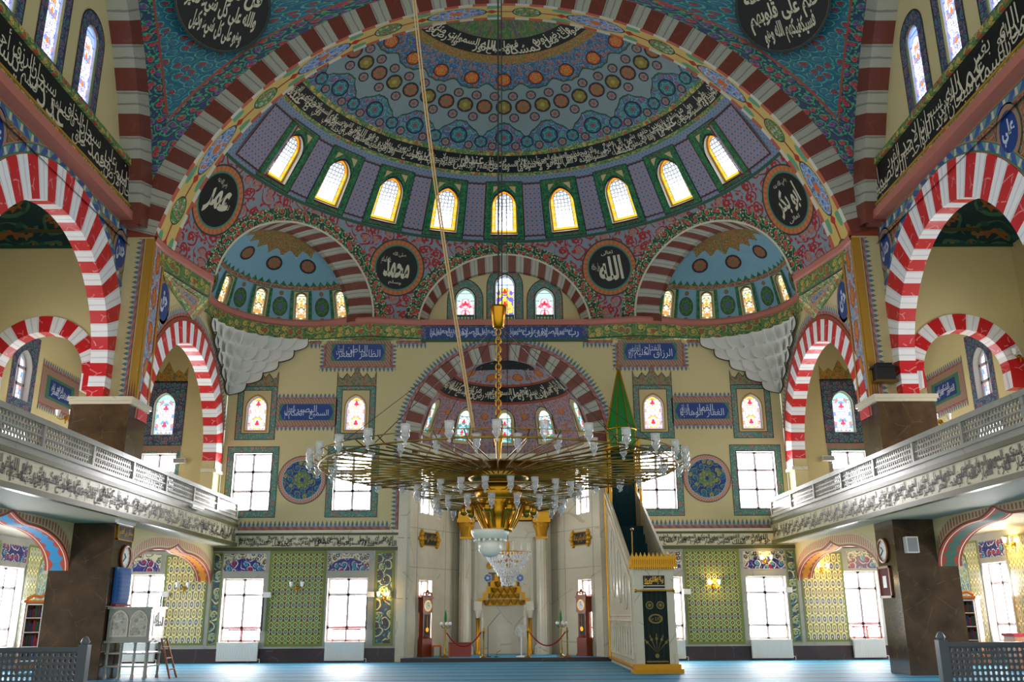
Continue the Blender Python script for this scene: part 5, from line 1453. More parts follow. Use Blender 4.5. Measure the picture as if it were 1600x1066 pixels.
mb = MB(); mb.box(-.3, .3, -.02, .0, 2.32, 2.58, 0); mb.box(-.3, .3, -.012, .0, 2.24, 2.29, 1); calligraphy(mb, (lambda u, v, d=0: (u, -.02+d, v)), 'لا إله إلا الله محمد رسول الله', -.27, .27, 2.34, 2.56, -.004, 2)
mb.build('inscription_plate', ['black_paint', 'ink', 'letter_gold'], gate, label='black plate with gold lettering')
mb = MB(); mb.tube([(-.52, -.05, 2.17), (.52, -.05, 2.17)], .022, 8)
for s in (-1, 1): mb.ball((s*.53, -.05, 2.17), .045, 8, 6)
mb.build('curtain_rod', 'gold', gate)
mb = MB(); n = 24
mb.grid([[(-.32+.64*i/n, .03+.018*sin(i*1.3), z) for i in range(n+1)] for z in (.26, 2.16)], None, 0)
CUf = lambda u, v, d=0: (u, -.002+d, v)
for x in (-.15, .15): disc(mb, CUf, x, 1.78, .11, 0, 1, 18, .075); disc(mb, CUf, x, 1.78, .05, 0, 1, 10)
disc(mb, CUf, 0, 1.42, .2, 0, 1, 22, .14, rv=.13); letters(mb, CUf, 'الله', -.12, .12, 1.37, 1.47, -.002, 1)
for k in range(5):
    a = pi/2+(k-2)*.36; l = .5
    mb.face([CUf(.0, .52), CUf(l*cos(a-.03), .5+l*sin(a-.03)), CUf(l*1.06*cos(a), .5+l*1.1*sin(a)), CUf(l*cos(a+.03), .5+l*sin(a+.03))], None, 1); disc(mb, CUf, l*cos(a)*.8, .5+l*.8*sin(a), .04, -.001, 1, 10)
disc(mb, CUf, 0, .45, .06, 0, 1, 12); panel(mb, CUf, -.3, .3, .28, .32, (), 1)
mb.build('curtain', ['curtain_green', 'dull_gold'], gate, label='dark green curtain embroidered in gold')
mb = MB(); mb.box(-.68, .68, -.2, .5, 0, .12); mb.box(-.62, .62, -.12, .5, .12, .24)
for k in range(30): mb.box(-.68+k*.045, -.655+k*.045, -.215, -.2, .03, .1)
mb.build('plinth', 'gilt', mt)
for s, nm in ((-1, 'l'), (1, 'r')):
    mb = MB(); P = [(.4, 0), (6.4, 0), (6.4, 5.75), (5.9, 5.6), (.42, 2.87)]
    Mx = Matrix(((0, 1, 0, s*.56-(.0 if s < 0 else .06)), (1, 0, 0, 0), (0, 0, 1, 0), (0, 0, 0, 1)))
    mb.prism(P, .06, 0, Mx)
    X = s*.56; e = -.02*1 if s < 0 else .02
    def rib(pts, r=.03, mi=0): mb.tube([(X+e*.5, y, z) for y, z in pts], r, 5, mi)
    rib([(.45, 2.8), (6.3, 5.62)], .05); rib([(.45, .14), (6.3, .14)], .06, 1); rib([(6.36, .1), (6.36, 5.7)], .07, 1)
    rib([(.6, .34), (6.2, .34)]); rib([(.6, 1.36), (6.2, 1.36)], .035); rib([(.6, 1.5), (6.2, 1.5)], .02); rib([(.6, .34), (.6, 2.5), (6.1, 5.2), (6.1, .34)], .03)
    for k in range(9):
        y = .9+k*.6; rib([(y-.2, .42), (y-.2, 1.05), (y-.12, 1.2), (y, 1.28), (y+.12, 1.2), (y+.2, 1.05), (y+.2, .42)], .02)
    for y, z, a, b in ((1.8, 2.2, .34, .5), (3.2, 2.7, .4, .8), (4.8, 3.2, .5, 1.1)):
        rib([(y+a*cos(2*pi*i/24), z+b*sin(2*pi*i/24)) for i in range(25)], .025)
    sp_ = mb.build('side_panel', ['marble', 'gilt'], mt)
mb = MB()
for k in range(13): mb.box(-.5, .5, .45+k*.37, .45+(k+1)*.37, .2, .24+.32*(k+1))
mb.box(-.5, .5, 5.26, 6.4, .2, 4.4); mb.build('stairs', 'stair_carpet', mt)
mb = MB()
for x in (-.52, .52):
    for y in (5.2, 6.34): mb.tube([(x, y, 4.4), (x, y, 7.4)], .05, 8)
mb.build('canopy_post', 'gilt', mt)
mb = MB()
for k in range(8):
    a, b = 2*pi*(k+.5)/8, 2*pi*(k+1.5)/8; q = lambda r, t, z: (r*cos(t), 5.8+r*sin(t), z)
    mb.face([q(.56, a, 7.86), q(.56, b, 7.86), q(.03, b, 10.1), q(.03, a, 10.1)], None, 0); mb.face([q(.52, a, 7.2), q(.52, b, 7.2), q(.52, b, 7.86), q(.52, a, 7.86)], None, 0)
    mb.tube([q(.565, a, 7.86), q(.035, a, 10.1)], .022, 5, 1); mb.tube([q(.56, a, 7.86), q(.56, b, 7.86)], .03, 5, 1); mb.tube([q(.52, a, 7.2), q(.52, a, 7.86)], .022, 5, 1); mb.tube([q(.52, a, 7.2), q(.52, b, 7.2)], .022, 5, 1)
rf = mb.build('roof', ['green_roof', 'gold'], mt, label='green pointed roof with gold edges')
mb = MB(); mb.lathe([(.03, 10.08), (.05, 10.2), (.02, 10.26), (.045, 10.34), (.008, 10.46), (.004, 10.7)], 8, (0, 5.8, 0)); mb.build('finial', 'gold', rf)
mb = MB(); mb.grid([[(-.5+1.0*i/20, 6.3+.02*sin(i*1.7), z) for i in range(21)] for z in (4.4, 7.25)], None, 0); mb.build('back_curtain', 'stair_carpet', mt, label='dark teal cloth at the back of the canopy')
mb = MB(); mb.tube([(-.5, .5, 2.9), (-.48, .52, 3.85)], .018, 6); mb.ball((-.48, .52, 3.9), .05, 8, 6); mb.build('finial_pole', 'brass', mt)

# grandfather clocks in the apse
def gclock(loc, rz, label):
    t = thing('grandfather_clock', label, 'clock', loc, rz, 'grandfather clocks by the niche')
    mb = MB(); mb.box(-.27, .27, -.2, .2, 0, .08); mb.box(-.25, .25, -.18, .18, .08, .62); mb.box(-.2, .2, -.15, .15, .62, 1.5); mb.box(-.25, .25, -.18, .18, 1.5, 1.98); mb.box(-.28, .28, -.2, .2, 1.98, 2.04)
    mb.lathe([(.27, .62), (.2, .72)], 4, a0=pi/4, a1=pi/4+2*pi); mb.build('case', 'wood_red', t)
    mb = MB()
    for s in (-1, 1): mb.tube([(s*.25, -.14, 2.04), (s*.2, -.14, 2.18), (s*.08, -.14, 2.2), (s*.05, -.14, 2.12)], .035, 6)
    mb.ball((0, -.14, 2.24), .06, 8, 6); mb.box(-.24, .24, -.17, -.1, 2.04, 2.1); mb.build('crest', 'wood', t)
    mb = MB(); Sf = lambda u, v, d=0: (u, -.185+d, v)
    disc(mb, Sf, 0, 1.74, .17, 0, 0, 24); disc(mb, Sf, 0, 1.74, .19, -.002, 1, 24, .165); mb.box(-.008, .008, -.192, -.187, 1.74, 1.87, 2); mb.box(-.008, .09, -.192, -.187, 1.73, 1.745, 2); mb.build('dial', ['clock_face', 'gold', 'ink'], t)
    mb = MB(); mb.box(-.14, .14, -.155, -.15, .72, 1.44, 0); mb.tube([(0, -.16, 1.4), (0, -.16, .95)], .01, 5, 1); disc(mb, (lambda u, v, d=0: (u, -.165+d, v)), 0, .92, .08, 0, 1, 16); mb.build('pendulum_door', ['ink', 'gold'], t)
gclock((-2.92, 34.2, .13), rad(52), 'reddish wooden grandfather clock on the left side of the prayer niche')
gclock((2.86, 34.2, .13), rad(-52), 'reddish wooden grandfather clock right of the niche, beside the pulpit')

# brass candelabra and rope barrier
def candelabrum(x, y, label):
    t = thing('candelabrum', label, 'candelabrum', (x, y, .13), 0, 'brass candelabra')
    mb = MB(); mb.lathe([(.16, 0), (.15, .03), (.05, .07), (.03, .14), (.045, .25), (.022, .34), (.022, .8), (.04, .88), (.02, .96), (.02, 1.16), (.04, 1.2)], 12); mb.build('stand', 'brass', t)
    for k in range(5):
        a = 2*pi*k/5; mb = MB(); mb.tube([(0, 0, 1.0), (.1*cos(a), .1*sin(a), .98), (.17*cos(a), .17*sin(a), 1.06)], .012, 5); r_ = mb.build('arm', 'brass', t)
        mb = MB(); mb.ball((.17*cos(a), .17*sin(a), 1.13), .06, 8, 6); mb.build('globe', 'crystal_dense', r_)
    mb = MB(); mb.lathe([(.04, 1.2), (.055, 1.3), (.04, 1.45), (.005, 1.6)], 8); mb.build('finial', 'green_roof', t, label='green pointed finial')
candelabrum(-2.1, 33.42, 'tall brass candelabrum with green tip left of the niche')
candelabrum(1.98, 33.85, 'tall brass candelabrum with green tip right of the niche, behind a brass post')
def stanchion(x, y, label):
    t = thing('stanchion', label, 'stanchion', (x, y, .13), 0, 'brass posts of the rope barrier')
    mb = MB(); mb.lathe([(.14, 0), (.13, .03), (.04, .06), (.035, .12)], 14); mb.build('base', 'brass', t)
    mb = MB(); mb.lathe([(.025, .1), (.03, .4), (.022, .5), (.03, .6), (.024, .8), (.05, .84), (.05, .88), (.03, .92), (.04, .96), (.001, 1.0)], 10); mb.build('post', 'brass', t)
stanchion(-.76, 33.4, 'brass barrier post in front of the niche, nearer the microphone stand')
stanchion(.78, 33.4, 'brass barrier post in front of the niche, beside the white fan')
stanchion(2.16, 33.4, 'brass barrier post standing in front of the right candelabrum')
for xa, xb, za, zb, lab in ((-2.05, -.85, .82, .84, 'red barrier rope sagging between left candelabrum and brass post'), (.84, 2.1, .84, .84, 'red barrier rope sagging between two brass posts right of the fan')):
    mb = MB(); mb.tube([(xa+(xb-xa)*i/16, 33.4, .13+za+(zb-za)*i/16-.46*(1-(2*i/16-1)**2)) for i in range(17)], .024, 7); tag(mb.build('barrier_rope', 'red_cloth'), lab, 'rope')
# pedestal fan
t = thing('pedestal_fan', 'white pedestal fan standing in front of the prayer niche', 'fan', (.56, 33.75, .13))
mb = MB(); mb.lathe([(.2, 0), (.19, .025), (.03, .05), (.02, .06)], 16); mb.build('base', 'white_metal', t)
mb = MB(); mb.lathe([(.022, .05), (.018, .8)], 10); mb.build('pole', 'white_metal', t)
mb = MB(); mb.tube([(0, .12, .86), (0, -.02, .86)], .06, 12); mb.build('motor', 'white_metal', t)
mb = MB()
for r in (.06, .1, .14, .18, .21): mb.tube([(r*cos(2*pi*i/24), -.1-.04*(1-r/.21), .86+r*sin(2*pi*i/24)) for i in range(24)], .008, 4, close=True)
for k in range(16): a = 2*pi*k/16; mb.tube([(.03*cos(a), -.14, .86+.03*sin(a)), (.21*cos(a), -.1, .86+.21*sin(a)), (.12*cos(a), 0, .86+.12*sin(a))], .004, 4)
mb.build('cage', 'white_metal', t)
for k in range(3):
    mb = MB(); a = 2*pi*k/3; P = [(.03, -.5), (.12, -.45), (.19, -.1), (.19, .35), (.1, .3), (.03, .2)]
    mb.face([(r*cos(a+q), -.06+.02*q, .86+r*sin(a+q)) for r, q in P], None); mb.build('blade', 'white_glass', t)
# wooden boxes
t = thing('wooden_chest', 'low reddish wooden chest with orange side on the niche platform', 'chest', (-1.6, 34.3, .13))
mb = MB(); mb.box(-.38, .38, -.2, .2, 0, .44, 0); mb.build('body', 'rose', t); mb = MB(); mb.box(-.42, -.38, -.21, .21, 0, .45); mb.build('side_board', 'wood_orange', t); mb = MB(); mb.box(-.42, .40, -.22, .22, .44, .48); mb.build('lid', 'wood_red', t)
t = thing('wooden_stool', 'small orange wooden stool beside the left grandfather clock', 'stool', (-2.45, 34.3, .13))
mb = MB(); mb.box(-.17, .17, -.17, .17, .34, .4); mb.build('seat', 'wood_orange', t)
for x in (-.14, .14):
    for y in (-.14, .14): mb = MB(); mb.box(x-.025, x+.025, y-.025, y+.025, 0, .34); mb.build('leg', 'wood', t)
t = thing('microphone_stand', 'thin black microphone stand with angled boom before the niche', 'microphone stand', (-.62, 33.9, .13))
mb = MB(); mb.lathe([(.14, 0), (.13, .02), (.02, .03)], 12); mb.build('base', 'black_plastic', t); mb = MB(); mb.tube([(0, 0, .02), (0, 0, 1.0)], .012, 6); mb.build('pole', 'black_plastic', t)
mb = MB(); mb.tube([(0, 0, 1.0), (.36, -.02, 1.42)], .009, 6); b_ = mb.build('boom', 'black_plastic', t); mb = MB(); mb.tube([(.36, -.02, 1.42), (.44, -.02, 1.49)], .028, 8); mb.build('microphone', 'steel', b_)
t = thing('floor_microphone', 'small black microphone on a low bent stand on the platform floor', 'microphone', (-.32, 33.6, .13))
mb = MB(); mb.lathe([(.1, 0), (.09, .02), (.01, .03)], 10); mb.build('base', 'black_plastic', t); mb = MB(); mb.tube([(0, 0, .02), (.04, 0, .16), (.14, 0, .22)], .009, 5); mb.build('gooseneck', 'black_plastic', t); mb = MB(); mb.tube([(.14, 0, .22), (.2, 0, .24)], .022, 8); mb.build('head', 'steel', t)

# wall plaques, plates and discs in the apse
for S_, L_, u, lab, tx in ((S0, L0, 1.2, 'dark plaque with gold script and gilt ends on left apse wall', 'كلمة الله هي العليا'), (S2, L2, L2-1.2, 'dark plaque with gold script and gilt ends on right apse wall', 'وما النصر إلا من عند الله')):
    t = thing('wall_plaque', lab, 'plaque', S_(u, 4.25, -.03), 0, 'gilt plaques on the apse walls'); o_ = Vector(S_(u, 4.25, -.03))
    Sl = lambda a, b, d=0, S_=S_, u=u, o_=o_: tuple(Vector(S_(u+a, 4.25+b, d))-o_)
    mb = MB(); bar(mb, Sl, -.5, .5, -.22, .22, -.04, .0, 0); mb.build('board', 'black_paint', t)
    mb = MB()
    for s in (-1, 1):
        for k, (a, b, r) in enumerate(((.56, 0, .11), (.52, .16, .1), (.52, -.16, .1), (.5, .26, .07), (.5, -.26, .07), (.65, 0, .07))): mb.ball(Sl(s*a, b, -.03), r, 8, 6)
    for b in (-.23, .23): mb.tube([Sl(-.5, b, -.04), Sl(.5, b, -.04)], .02, 5)
    mb.build('gilt_ends', 'gilt', t)
    mb = MB(); letters(mb, Sl, tx, -.44, .44, -.15, .16, -.045); mb.build('script', 'letter_gold', t)
for s, sd in ((-1, 'left'), (1, 'right')):
    t = tag(MB().build('decorative_plate', 'white_metal') if False else thing('decorative_plate', '', '', (-.05+s*.62, 36.08, 2.9)), 'blue and white plate hung on the %s of the niche hood' % sd, 'plate', 'blue plates by the niche')
    mb = MB(); mb.lathe([(.001, 0), (.1, .0), (.165, .03), (.16, .035), (.1, .012), (.001, .012)], 20, M=Matrix.Rotation(pi/2, 4, 'X')); mb.build('dish', 'white_metal', t)
    mb = MB(); disc(mb, (lambda u, v, d=0: (u, -.034+d, v)), 0, 0, .15, 0, 0, 20); mb.build('glaze', 'disc_blue', t)
    mb = MB(); M_r = Matrix.Translation((-.05+s*.55, 36.09, 3.36)) @ Matrix.Rotation(pi/2, 4, 'X'); mb.lathe([(.001, .03), (.06, .03), (.07, .045), (.12, .035), (.13, .01), (.12, 0)], 18, M=M_r)
    tag(mb.build('gilt_disc', 'gilt'), 'round gilt disc just above the %s blue plate' % sd, 'disc', 'gilt discs by the niche')

# radiators under the lower windows
def radiator(x, w, label):
    t = thing('radiator', label, 'radiator', (x, 33.27, 0), 0, 'white radiators under the windows')
    mb = MB(); mb.box(-w/2, w/2, -.03, .08, .06, .66); n = int(w/.055)
    for k in range(n): mb.box(-w/2+k*w/n+.01, -w/2+(k+1)*w/n-.014, -.045, -.03, .09, .63)
    mb.build('panel', 'white_metal', t)
    mb = MB(); mb.box(-w/2-.01, w/2+.01, -.05, .09, .66, .68); mb.build('top_grille', 'white_metal', t)
    mb = MB(); mb.tube([(w/2+.01, 0, .12), (w/2+.08, 0, .12), (w/2+.08, 0, .0)], .015, 6); mb.build('valve_pipe', 'white_metal', t)
for x, w, lab in ((-12.66, 1.1, 'white ribbed radiator in the aisle left of the yellow tile panel'), (-9.27, 1.42, 'white ribbed radiator under the window next to the left aisle'), (-5.57, 1.36, 'white ribbed radiator under the window left of the apse'),
                  (5.57, 1.36, 'white ribbed radiator partly hidden behind the pulpit gate'), (9.27, 1.42, 'white ribbed radiator under the window next to the right aisle'), (12.66, 1.1, 'white ribbed radiator in the aisle beside the dark right pillar')):
    radiator(x, w, lab)
# small red-topped stands on the window ledges
def ledge_stand(x, label):
    t = thing('ledge_stand', label, 'stand', (x, 33.5, .685), 0, 'red stands on the window ledges')
    mb = MB(); mb.box(-.5, .5, -.1, .1, .38, .42); mb.build('top', 'red_cloth', t)
    for k in (-.46, .02, .46): mb = MB(); mb.box(k-.015, k+.015, -.08, .08, 0, .38); mb.build('leg', 'wood_red', t)
for x, lab in ((-9.2, 'narrow red-topped stand on the ledge of the window nearest the left aisle'), (-5.57, 'narrow red-topped stand on the ledge of the window left of the apse'), (5.57, 'narrow red-topped stand on the ledge of the window behind the pulpit'), (12.7, 'narrow red-topped stand on the ledge of the right aisle window')): ledge_stand(x, lab)
for x, z, lab in ((-8.37, 2.26, 'small white box beside the window left of the olive tile panel, left wall'), (-4.74, 2.26, 'small white box between a window and the narrow tile panel left of the apse'), (6.42, 2.3, 'small white box on the wall just right of the pulpit window'), (-11.95, 2.3, 'small white box beside the aisle window behind the left pillar'), (10.02, 2.34, 'small white box right of the window nearest the right aisle')):
    t = thing('wall_box', lab, 'wall box', (x, 33.34, z), 0, 'small white boxes beside the windows')
    mb = MB(); mb.box(-.13, .13, -.1, .06, -.09, .09); mb.build('housing', 'white_metal', t); mb = MB(); mb.box(-.13, -.11, -.12, .0, -1.2, -.09); mb.build('sash_edge', 'black_plastic', t)  # dark bar stands in for the edge of the opened sash

# wall sconces
def sconce(loc, rz, label, lit=False, power=14):
    t = thing('wall_sconce', label, 'wall lamp', loc, rz, 'brass wall sconces')
    mb = MB(); mb.lathe([(.001, .0), (.07, .0), (.06, .03), (.02, .05)], 12, M=Matrix.Rotation(pi/2, 4, 'X')); mb.tube([(0, -.03, 0), (0, -.06, -.1), (0, -.03, -.16)], .02, 6); mb.build('backplate', 'gold', t)
    for s in (-1, 1):
        mb = MB(); mb.tube([(0, -.04, -.02), (s*.1, -.12, -.07), (s*.19, -.14, -.02), (s*.19, -.14, .03)], .012, 6); a = mb.build('arm', 'gold', t)
        mb = MB(); mb.lathe([(.02, .03), (.05, .06), (.06, .12), (.075, .2)], 12, (s*.19, -.14, 0)); mb.build('glass_cup', 'crystal_dense', a)
        if lit: mb = MB(); mb.ball((s*.19, -.14, .12), .03, 8, 6); mb.build('bulb', 'lit_bulb', a)
    if lit:
        l = bpy.data.lights.new('sconce_glow', 'POINT'); l.energy = power; l.color = (1, .62, .22); l.shadow_soft_size = .06
        o = bpy.data.objects.new('sconce_glow', l); COL.objects.link(o); o.parent = t; o.location = (0, -.3, .12)
sconce((-7.35, 33.38, 2.5), 0, 'unlit brass two-cup wall lamp on the olive tile panel, left half of the wall')
sconce((7.38, 33.38, 2.5), 0, 'lit brass two-cup wall lamp on the olive tile panel right of the pulpit', True)
sconce((-4.28, 33.38, 2.15), 0, 'lit brass two-cup wall lamp on the narrow tile panel left of the apse', True)
sconce((-11.35, 33.38, 2.5), 0, 'unlit brass two-cup wall lamp on the yellow tiles behind the left pillar')
sconce((11.3, 33.38, 3.05), 0, 'lit brass two-cup wall lamp high on the yellow tiles beside the right pillar', True)
sconce((9.3, 33.38, 3.35), 0, 'lit brass two-cup wall lamp above the window next to the right aisle', True)
sconce((15.14, 27.6, 3.5), -pi/2, 'lit brass two-cup wall lamp on the far right aisle wall', True, 60)
sconce((12.3, 25.17, 6.7), 0, 'brass two-cup wall lamp beside the right pedestal above the gallery rail', False)
sconce((14.85, 25.17, 8.6), 0, 'brass two-cup wall lamp on the striped gallery arch, right aisle', False)
sconce((-12.3, 25.17, 6.9), 0, 'brass two-cup wall lamp beside the left pedestal above the gallery rail', False)
sconce((-14.8, 25.17, 7.2), 0, 'brass two-cup wall lamp at the foot of the striped gallery arch, left aisle', False)

# wall clocks, sign, picture frame, loudspeakers on the pillars
def wall_clock(sg, y, z, label):
    t = thing('wall_clock', label, 'clock', (sg*10.4, y, z), pi/2 if sg < 0 else -pi/2, 'round wall clocks')
    Mr = Matrix.Rotation(pi/2, 4, 'X')
    mb = MB(); mb.lathe([(.27, 0), (.34, .02), (.34, .06), (.28, .07), (.27, .03)], 28, M=Mr); mb.build('rim', 'wood', t)
    mb = MB(); Sf = lambda u, v, d=0: (u, -.03+d, v); disc(mb, Sf, 0, 0, .28, 0, 0, 28)
    for k in range(12): a = k*pi/6; mb.box(.23*cos(a)-.01, .23*cos(a)+.01, -.034, -.031, .23*sin(a)-.02, .23*sin(a)+.02, 1)
    mb.build('face', ['clock_face', 'ink'], t)
    for L, a, nm in ((.15, rad(140), 'hour_hand'), (.21, rad(215), 'minute_hand')):
        mb = MB(); mb.tube([(0, -.04, 0), (L*cos(a), -.04, L*sin(a))], .012, 5); mb.build(nm, 'ink', t)
wall_clock(-1, 25.6, 3.1, 'round wall clock with brown rim below a gold-lettered sign on the left pillar')
wall_clock(1, 25.5, 3.18, 'round wall clock with brown rim above a picture frame on the right pillar')
t = thing('sign', 'black sign with gold Arabic lettering near the top of the left pillar', 'sign', (-10.4, 25.42, 3.72), pi/2)
Sf = lambda u, v, d=0: (u, -.04+d, v)
mb = MB(); mb.box(-.52, .52, -.04, -.005, -.17, .2); mb.build('board', 'black_paint', t)
mb = MB()
for a, b, c, d in ((-.54, .54, -.19, -.16), (-.54, .54, .19, .22), (-.54, -.51, -.19, .22), (.51, .54, -.19, .22)): mb.box(a, b, -.05, -.005, c, d)
mb.build('frame', 'gold', t)
mb = MB(); letters(mb, Sf, 'سبحان ربي العظيم', -.46, .46, -.12, .15, -.004); mb.build('lettering', 'letter_gold', t)
t = thing('picture_frame', 'dark framed picture hanging under the wall clock on the right pillar', 'picture', (10.4, 25.62, 2.35), -pi/2)
mb = MB()
for a, b, c, d in ((-.4, .4, -.42, -.36), (-.4, .4, .36, .42), (-.4, -.34, -.42, .42), (.34, .4, -.42, .42)): mb.box(a, b, -.05, -.005, c, d)
mb.build('frame', 'wood', t); mb = MB(); mb.box(-.35, .35, -.03, -.005, -.37, .37); mb.build('mat_board', 'maroon', t); mb = MB(); mb.box(-.12, .12, -.035, -.028, -.15, .16); mb.build('print', 'clock_face', t)
t = thing('loudspeaker', 'small pale loudspeaker box on the front of the right pillar', 'loudspeaker', (10.78, 24.66, 3.28), 0)
mb = MB(); mb.box(-.16, .16, -.14, .06, -.22, .2); mb.build('cabinet', 'white_metal', t); mb = MB(); mb.box(-.13, .13, -.145, -.14, -.19, .17); mb.build('grille', 'grey_plastic', t); mb = MB(); mb.box(-.03, .03, .06, .085, -.05, .05); mb.build('bracket', 'black_plastic', t)
t = thing('black_fixture', 'black stepped box fixture on the right painted pier above the marble pedestal', 'fixture', (10.75, 24.86, 8.05), 0)
mb = MB(); mb.box(-.26, .26, -.14, .2, -.22, .14); mb.build('body', 'black_plastic', t); mb = MB(); mb.box(-.34, .34, -.2, .2, .14, .2); mb.box(-.22, .22, -.1, .2, .2, .28); mb.build('lid', 'black_plastic', t); mb = MB(); mb.box(-.3, .3, -.16, .16, -.28, -.22); mb.build('ledge', 'brass', t)
for sg, lab in ((-1, 'white loudspeaker box on the aisle wall above the left gallery'), (1, 'white loudspeaker box on the aisle wall above the right gallery')):
    t = thing('wall_loudspeaker', lab, 'loudspeaker', (sg*11.9, 33.28, 7.0), 0, 'white loudspeakers above the galleries'); mb = MB(); mb.box(-.22, .22, -.12, .11, -.09, .09); mb.build('cabinet', 'white_metal', t); mb = MB(); mb.box(-.2, .2, -.126, -.12, -.07, .07); mb.build('grille', 'grey_plastic', t)
for y, z, x, lab in ((24.3, 3.9, -9.95, 'white tube lamp fixed under the gallery edge by the left pillar'), (28.6, 4.78, -9.55, 'white tube lamp along the gallery front, nearer the apse wall')):
    t = thing('tube_lamp', lab, 'lamp', (x, y, z), 0, 'white tube lamps on the left gallery'); mb = MB(); mb.box(-.05, .05, -.55, .55, -.02, .05); mb.build('housing', 'white_metal', t); mb = MB(); mb.tube([(0, -.5, -.04), (0, .5, -.04)], .025, 8); mb.build('tube', 'white_glass', t)

# marble preaching desk by the left pillar with its blue backrest and ladder
t = thing('preaching_desk', 'raised carved marble preaching desk beside the left pillar', 'desk', (-9.75, 25.4, 0))
mb = MB(); mb.box(-.6, .5, -.5, -.44, 1.0, 1.74); mb.box(-.6, .5, .44, .5, 1.0, 1.74); mb.box(.44, .5, -.44, .44, 1.0, 1.74); mb.box(-.6, .5, -.5, .5, .94, 1.0); mb.box(-.64, .54, -.54, .54, 1.74, 1.8); mb.box(-.64, .54, -.54, .54, .9, .95)
pn = mb.build('parapet', 'marble_grey', t)
mb = MB(); Sf = lambda u, v, d=0: (u, -.505+d, v)
for u in (-.3, .2): plate(mb, Sf, Hole(u, .4, 1.08, .6, 'point'), -.006, 0, False); ring(mb, Sf, Hole(u, .4, 1.08, .6, 'point').grow(.03), Hole(u, .4, 1.08, .6, 'point'), -.014, 1)
mb.build('carved_panel', ['carved_marble', 'marble'], pn)
mb = MB(); Se = lambda u, v, d=0: (.505-d, u, v); 
panel(mb, Se, -.3, .42, 1.06, 1.7, (), 0, d=-.004); calligraphy(mb, Se, 'الحمد لله رب العالمين', -.28, .4, 1.3, 1.66, -.01, 1); mb.build('inscribed_panel', ['cream_tile', 'ink'], pn)
for x in (-.55, -.2, .15, .46):
    for y in (-.46, .46): mb = MB(); mb.lathe([(.05, 0), (.05, .05), (.035, .08), (.035, .84), (.05, .9)], 8, (x, y, 0)); mb.build('leg', 'marble_grey', t)
for z in (.3, .62): mb = MB(); mb.box(-.6, .5, -.5, .5, z, z+.04); mb.build('shelf', 'marble_grey', t)
t2 = thing('tufted_cushion', 'blue tufted back cushion leaning on the left pillar above the marble desk', 'cushion', (-10.33, 25.45, 1.82), pi/2)
mb = MB()
rows = [[(-.48+.96*i/12, -.02-.09*(1-abs(i/6-1)**6)*(1-abs(j/4-1)**6), .02+.98*j/8) for i in range(13)] for j in range(9)]
mb.grid(rows, [[(p[0], p[2]) for p in r] for r in rows], 0); mb.box(-.48, .48, -.03, .03, 0.0, 1.0); mb.build('padding', 'blue_tuft', t2)
mb = MB(); mb.box(-.5, .5, -.1, .03, -.0, .05); mb.build('piping', 'red_cloth', t2)
t = thing('step_ladder', 'wooden ladder standing against the right side of the marble desk', 'ladder', (-8.95, 25.5, 0))
for y in (-.22, .22): mb = MB(); mb.tube([(.22, y*1.15, 0), (-.12, y*.8, 1.0)], .028, 6); mb.build('rail', 'wood', t)
for k in range(3): z = .22+.28*k; mb = MB(); mb.tube([(.22-.34*z, -.25, z), (.22-.34*z, .25, z)], .022, 6); mb.build('rung', 'wood', t)

# bookcases with books
def bookcase(loc, rz, label, grp, seed, shelves=4):
    rn = random.Random(seed)
    t = thing('bookcase', label, 'bookcase', loc, rz)
    mb = MB(); mb.box(-.5, -.46, -.18, .18, .2, 1.95); mb.box(.46, .5, -.18, .18, .2, 1.95); mb.box(-.5, .5, .15, .18, .2, 1.95); mb.box(-.54, .54, -.22, .2, .06, .3); mb.build('carcass', 'wood', t)
    for x in (-.46, .46):
        for y in (-.15, .14): mb = MB(); mb.lathe([(.03, 0), (.045, .06)], 8, (x, y, 0)); mb.build('foot', 'wood', t)
    mb = MB(); mb.box(-.56, .56, -.24, .2, 1.95, 2.03)
    for s in (-1, 1): mb.tube([(s*.5, -.18, 2.05), (s*.3, -.18, 2.16), (s*.12, -.18, 2.12), (0, -.18, 2.2)], .05, 6)
    mb.build('cornice', 'wood_orange', t)
    for s in (-1, 1):
        mb = MB(); a, b = sorted((s*.02, s*.47))
        for q in ((a, a+.03, .32, 1.93), (b-.03, b, .32, 1.93), (a, b, .32, .36), (a, b, 1.89, 1.93), (a, b, .72, .74), (a, b, 1.12, 1.14), (a, b, 1.52, 1.54)): mb.box(q[0], q[1], -.21, -.185, q[2], q[3])
        mb.build('door', 'white_metal', t)
    for k in range(shelves): mb = MB(); mb.box(-.46, .46, -.14, .15, .3+.4*k, .32+.4*k); mb.build('shelf', 'wood', t)
    Mw = Matrix.Translation(loc) @ Matrix.Rotation(rz, 4, 'Z'); cols = ('book_red', 'book_green', 'book_brown', 'book_blue'); cn = {'book_red': 'red', 'book_green': 'green', 'book_brown': 'brown', 'book_blue': 'blue'}
    rown = ('bottom', 'second', 'third', 'top')
    for k in range(shelves):
        x = -.43
        while x < .38:
            w = rn.uniform(.05, .08); h = rn.uniform(.24, .34); c = cols[(k+int(x*13)) % 4]
            mb = MB(); mb.box(0, w-.006, -.1, .1, 0, h)
            o = mb.build('book', c); o.matrix_world = Mw @ Matrix.Translation((x, .02, .321+.4*k))
            tag(o, '%s book on the %s shelf of the %s' % (cn[c], rown[k], grp), 'book', '%s books, %s shelf, %s' % (cn[c], rown[k], grp)); x += w
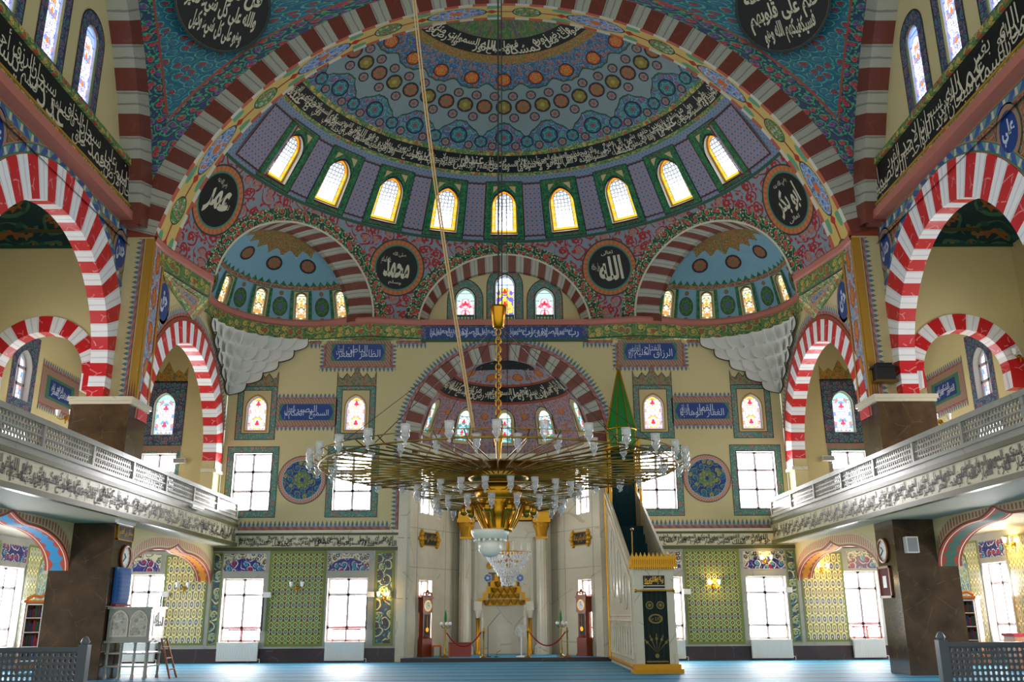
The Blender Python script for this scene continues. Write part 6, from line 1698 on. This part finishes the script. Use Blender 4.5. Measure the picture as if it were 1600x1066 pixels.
bookcase((-13.7, 28.2, 0), rad(35), 'carved wooden bookcase with glazed doors in the left aisle before pale tiles', 'left aisle bookcase', 3)
bookcase((14.3, 29.6, 0), rad(-48), 'carved wooden bookcase with glazed doors in the right aisle before gold tiles', 'right aisle bookcase', 5)

# low marble screens at the bottom corners
def screen(x0, x1, y, label):
    t = thing('low_screen', label, 'screen', ((x0+x1)/2, y, 0), 0, 'low marble screens'); w = abs(x1-x0)/2; e = w if x0 < 0 else -w
    mb = MB(); mb.box(-w, w, -.06, .06, .84, .93); mb.box(-w, w, -.05, .05, 0, .12); mb.build('rail', 'stone_grey', t)
    mb = MB(); mb.box(e-.1, e+.1, -.1, .1, 0, .98); mb.lathe([(.07, .98), (.1, 1.04), (.06, 1.12), (.001, 1.16)], 10, (e, 0, 0)); mb.build('post', 'stone_grey', t)
    mb = MB(); px = .115; n = int(2*w/px)
    for i in range(n):
        for k in range(6):
            x = -w+i*px; z = .12+.12*k; c = (x+px/2, z+.06); hx = [(c[0]+.04*cos(pi/3*q+pi/6), c[1]+.046*sin(pi/3*q+pi/6)) for q in range(6)]
            Q = [(x, z), (x+px, z), (x+px, z+.12), (x, z+.12)]
            for f in ((Q[1], Q[2], hx[0], hx[5]), (Q[2], Q[3], hx[2], hx[1], hx[0]), (Q[3], Q[0], hx[3], hx[2]), (Q[0], Q[1], hx[5], hx[4], hx[3])): mb.face([(p[0], 0, p[1]) for p in f])
    o = mb.build('lattice', 'stone_grey', t); md = o.modifiers.new('thickness', 'SOLIDIFY'); md.thickness = .04; md.offset = 0
screen(-14.5, -9.0, 20.6, 'low pierced marble screen in the lower left corner')
screen(9.4, 14.5, 20.6, 'low pierced marble screen in the lower right corner')
t = thing('wooden_box', 'yellowish wooden box with red top in the right aisle by the wall', 'box', (14.4, 26.6, 0), 0)
mb = MB(); mb.box(-.35, .35, -.3, .3, 0, .9); mb.build('body', 'wood', t); mb = MB(); mb.box(-.38, .38, -.33, .33, .9, .98); mb.build('lid', 'red_cloth', t)
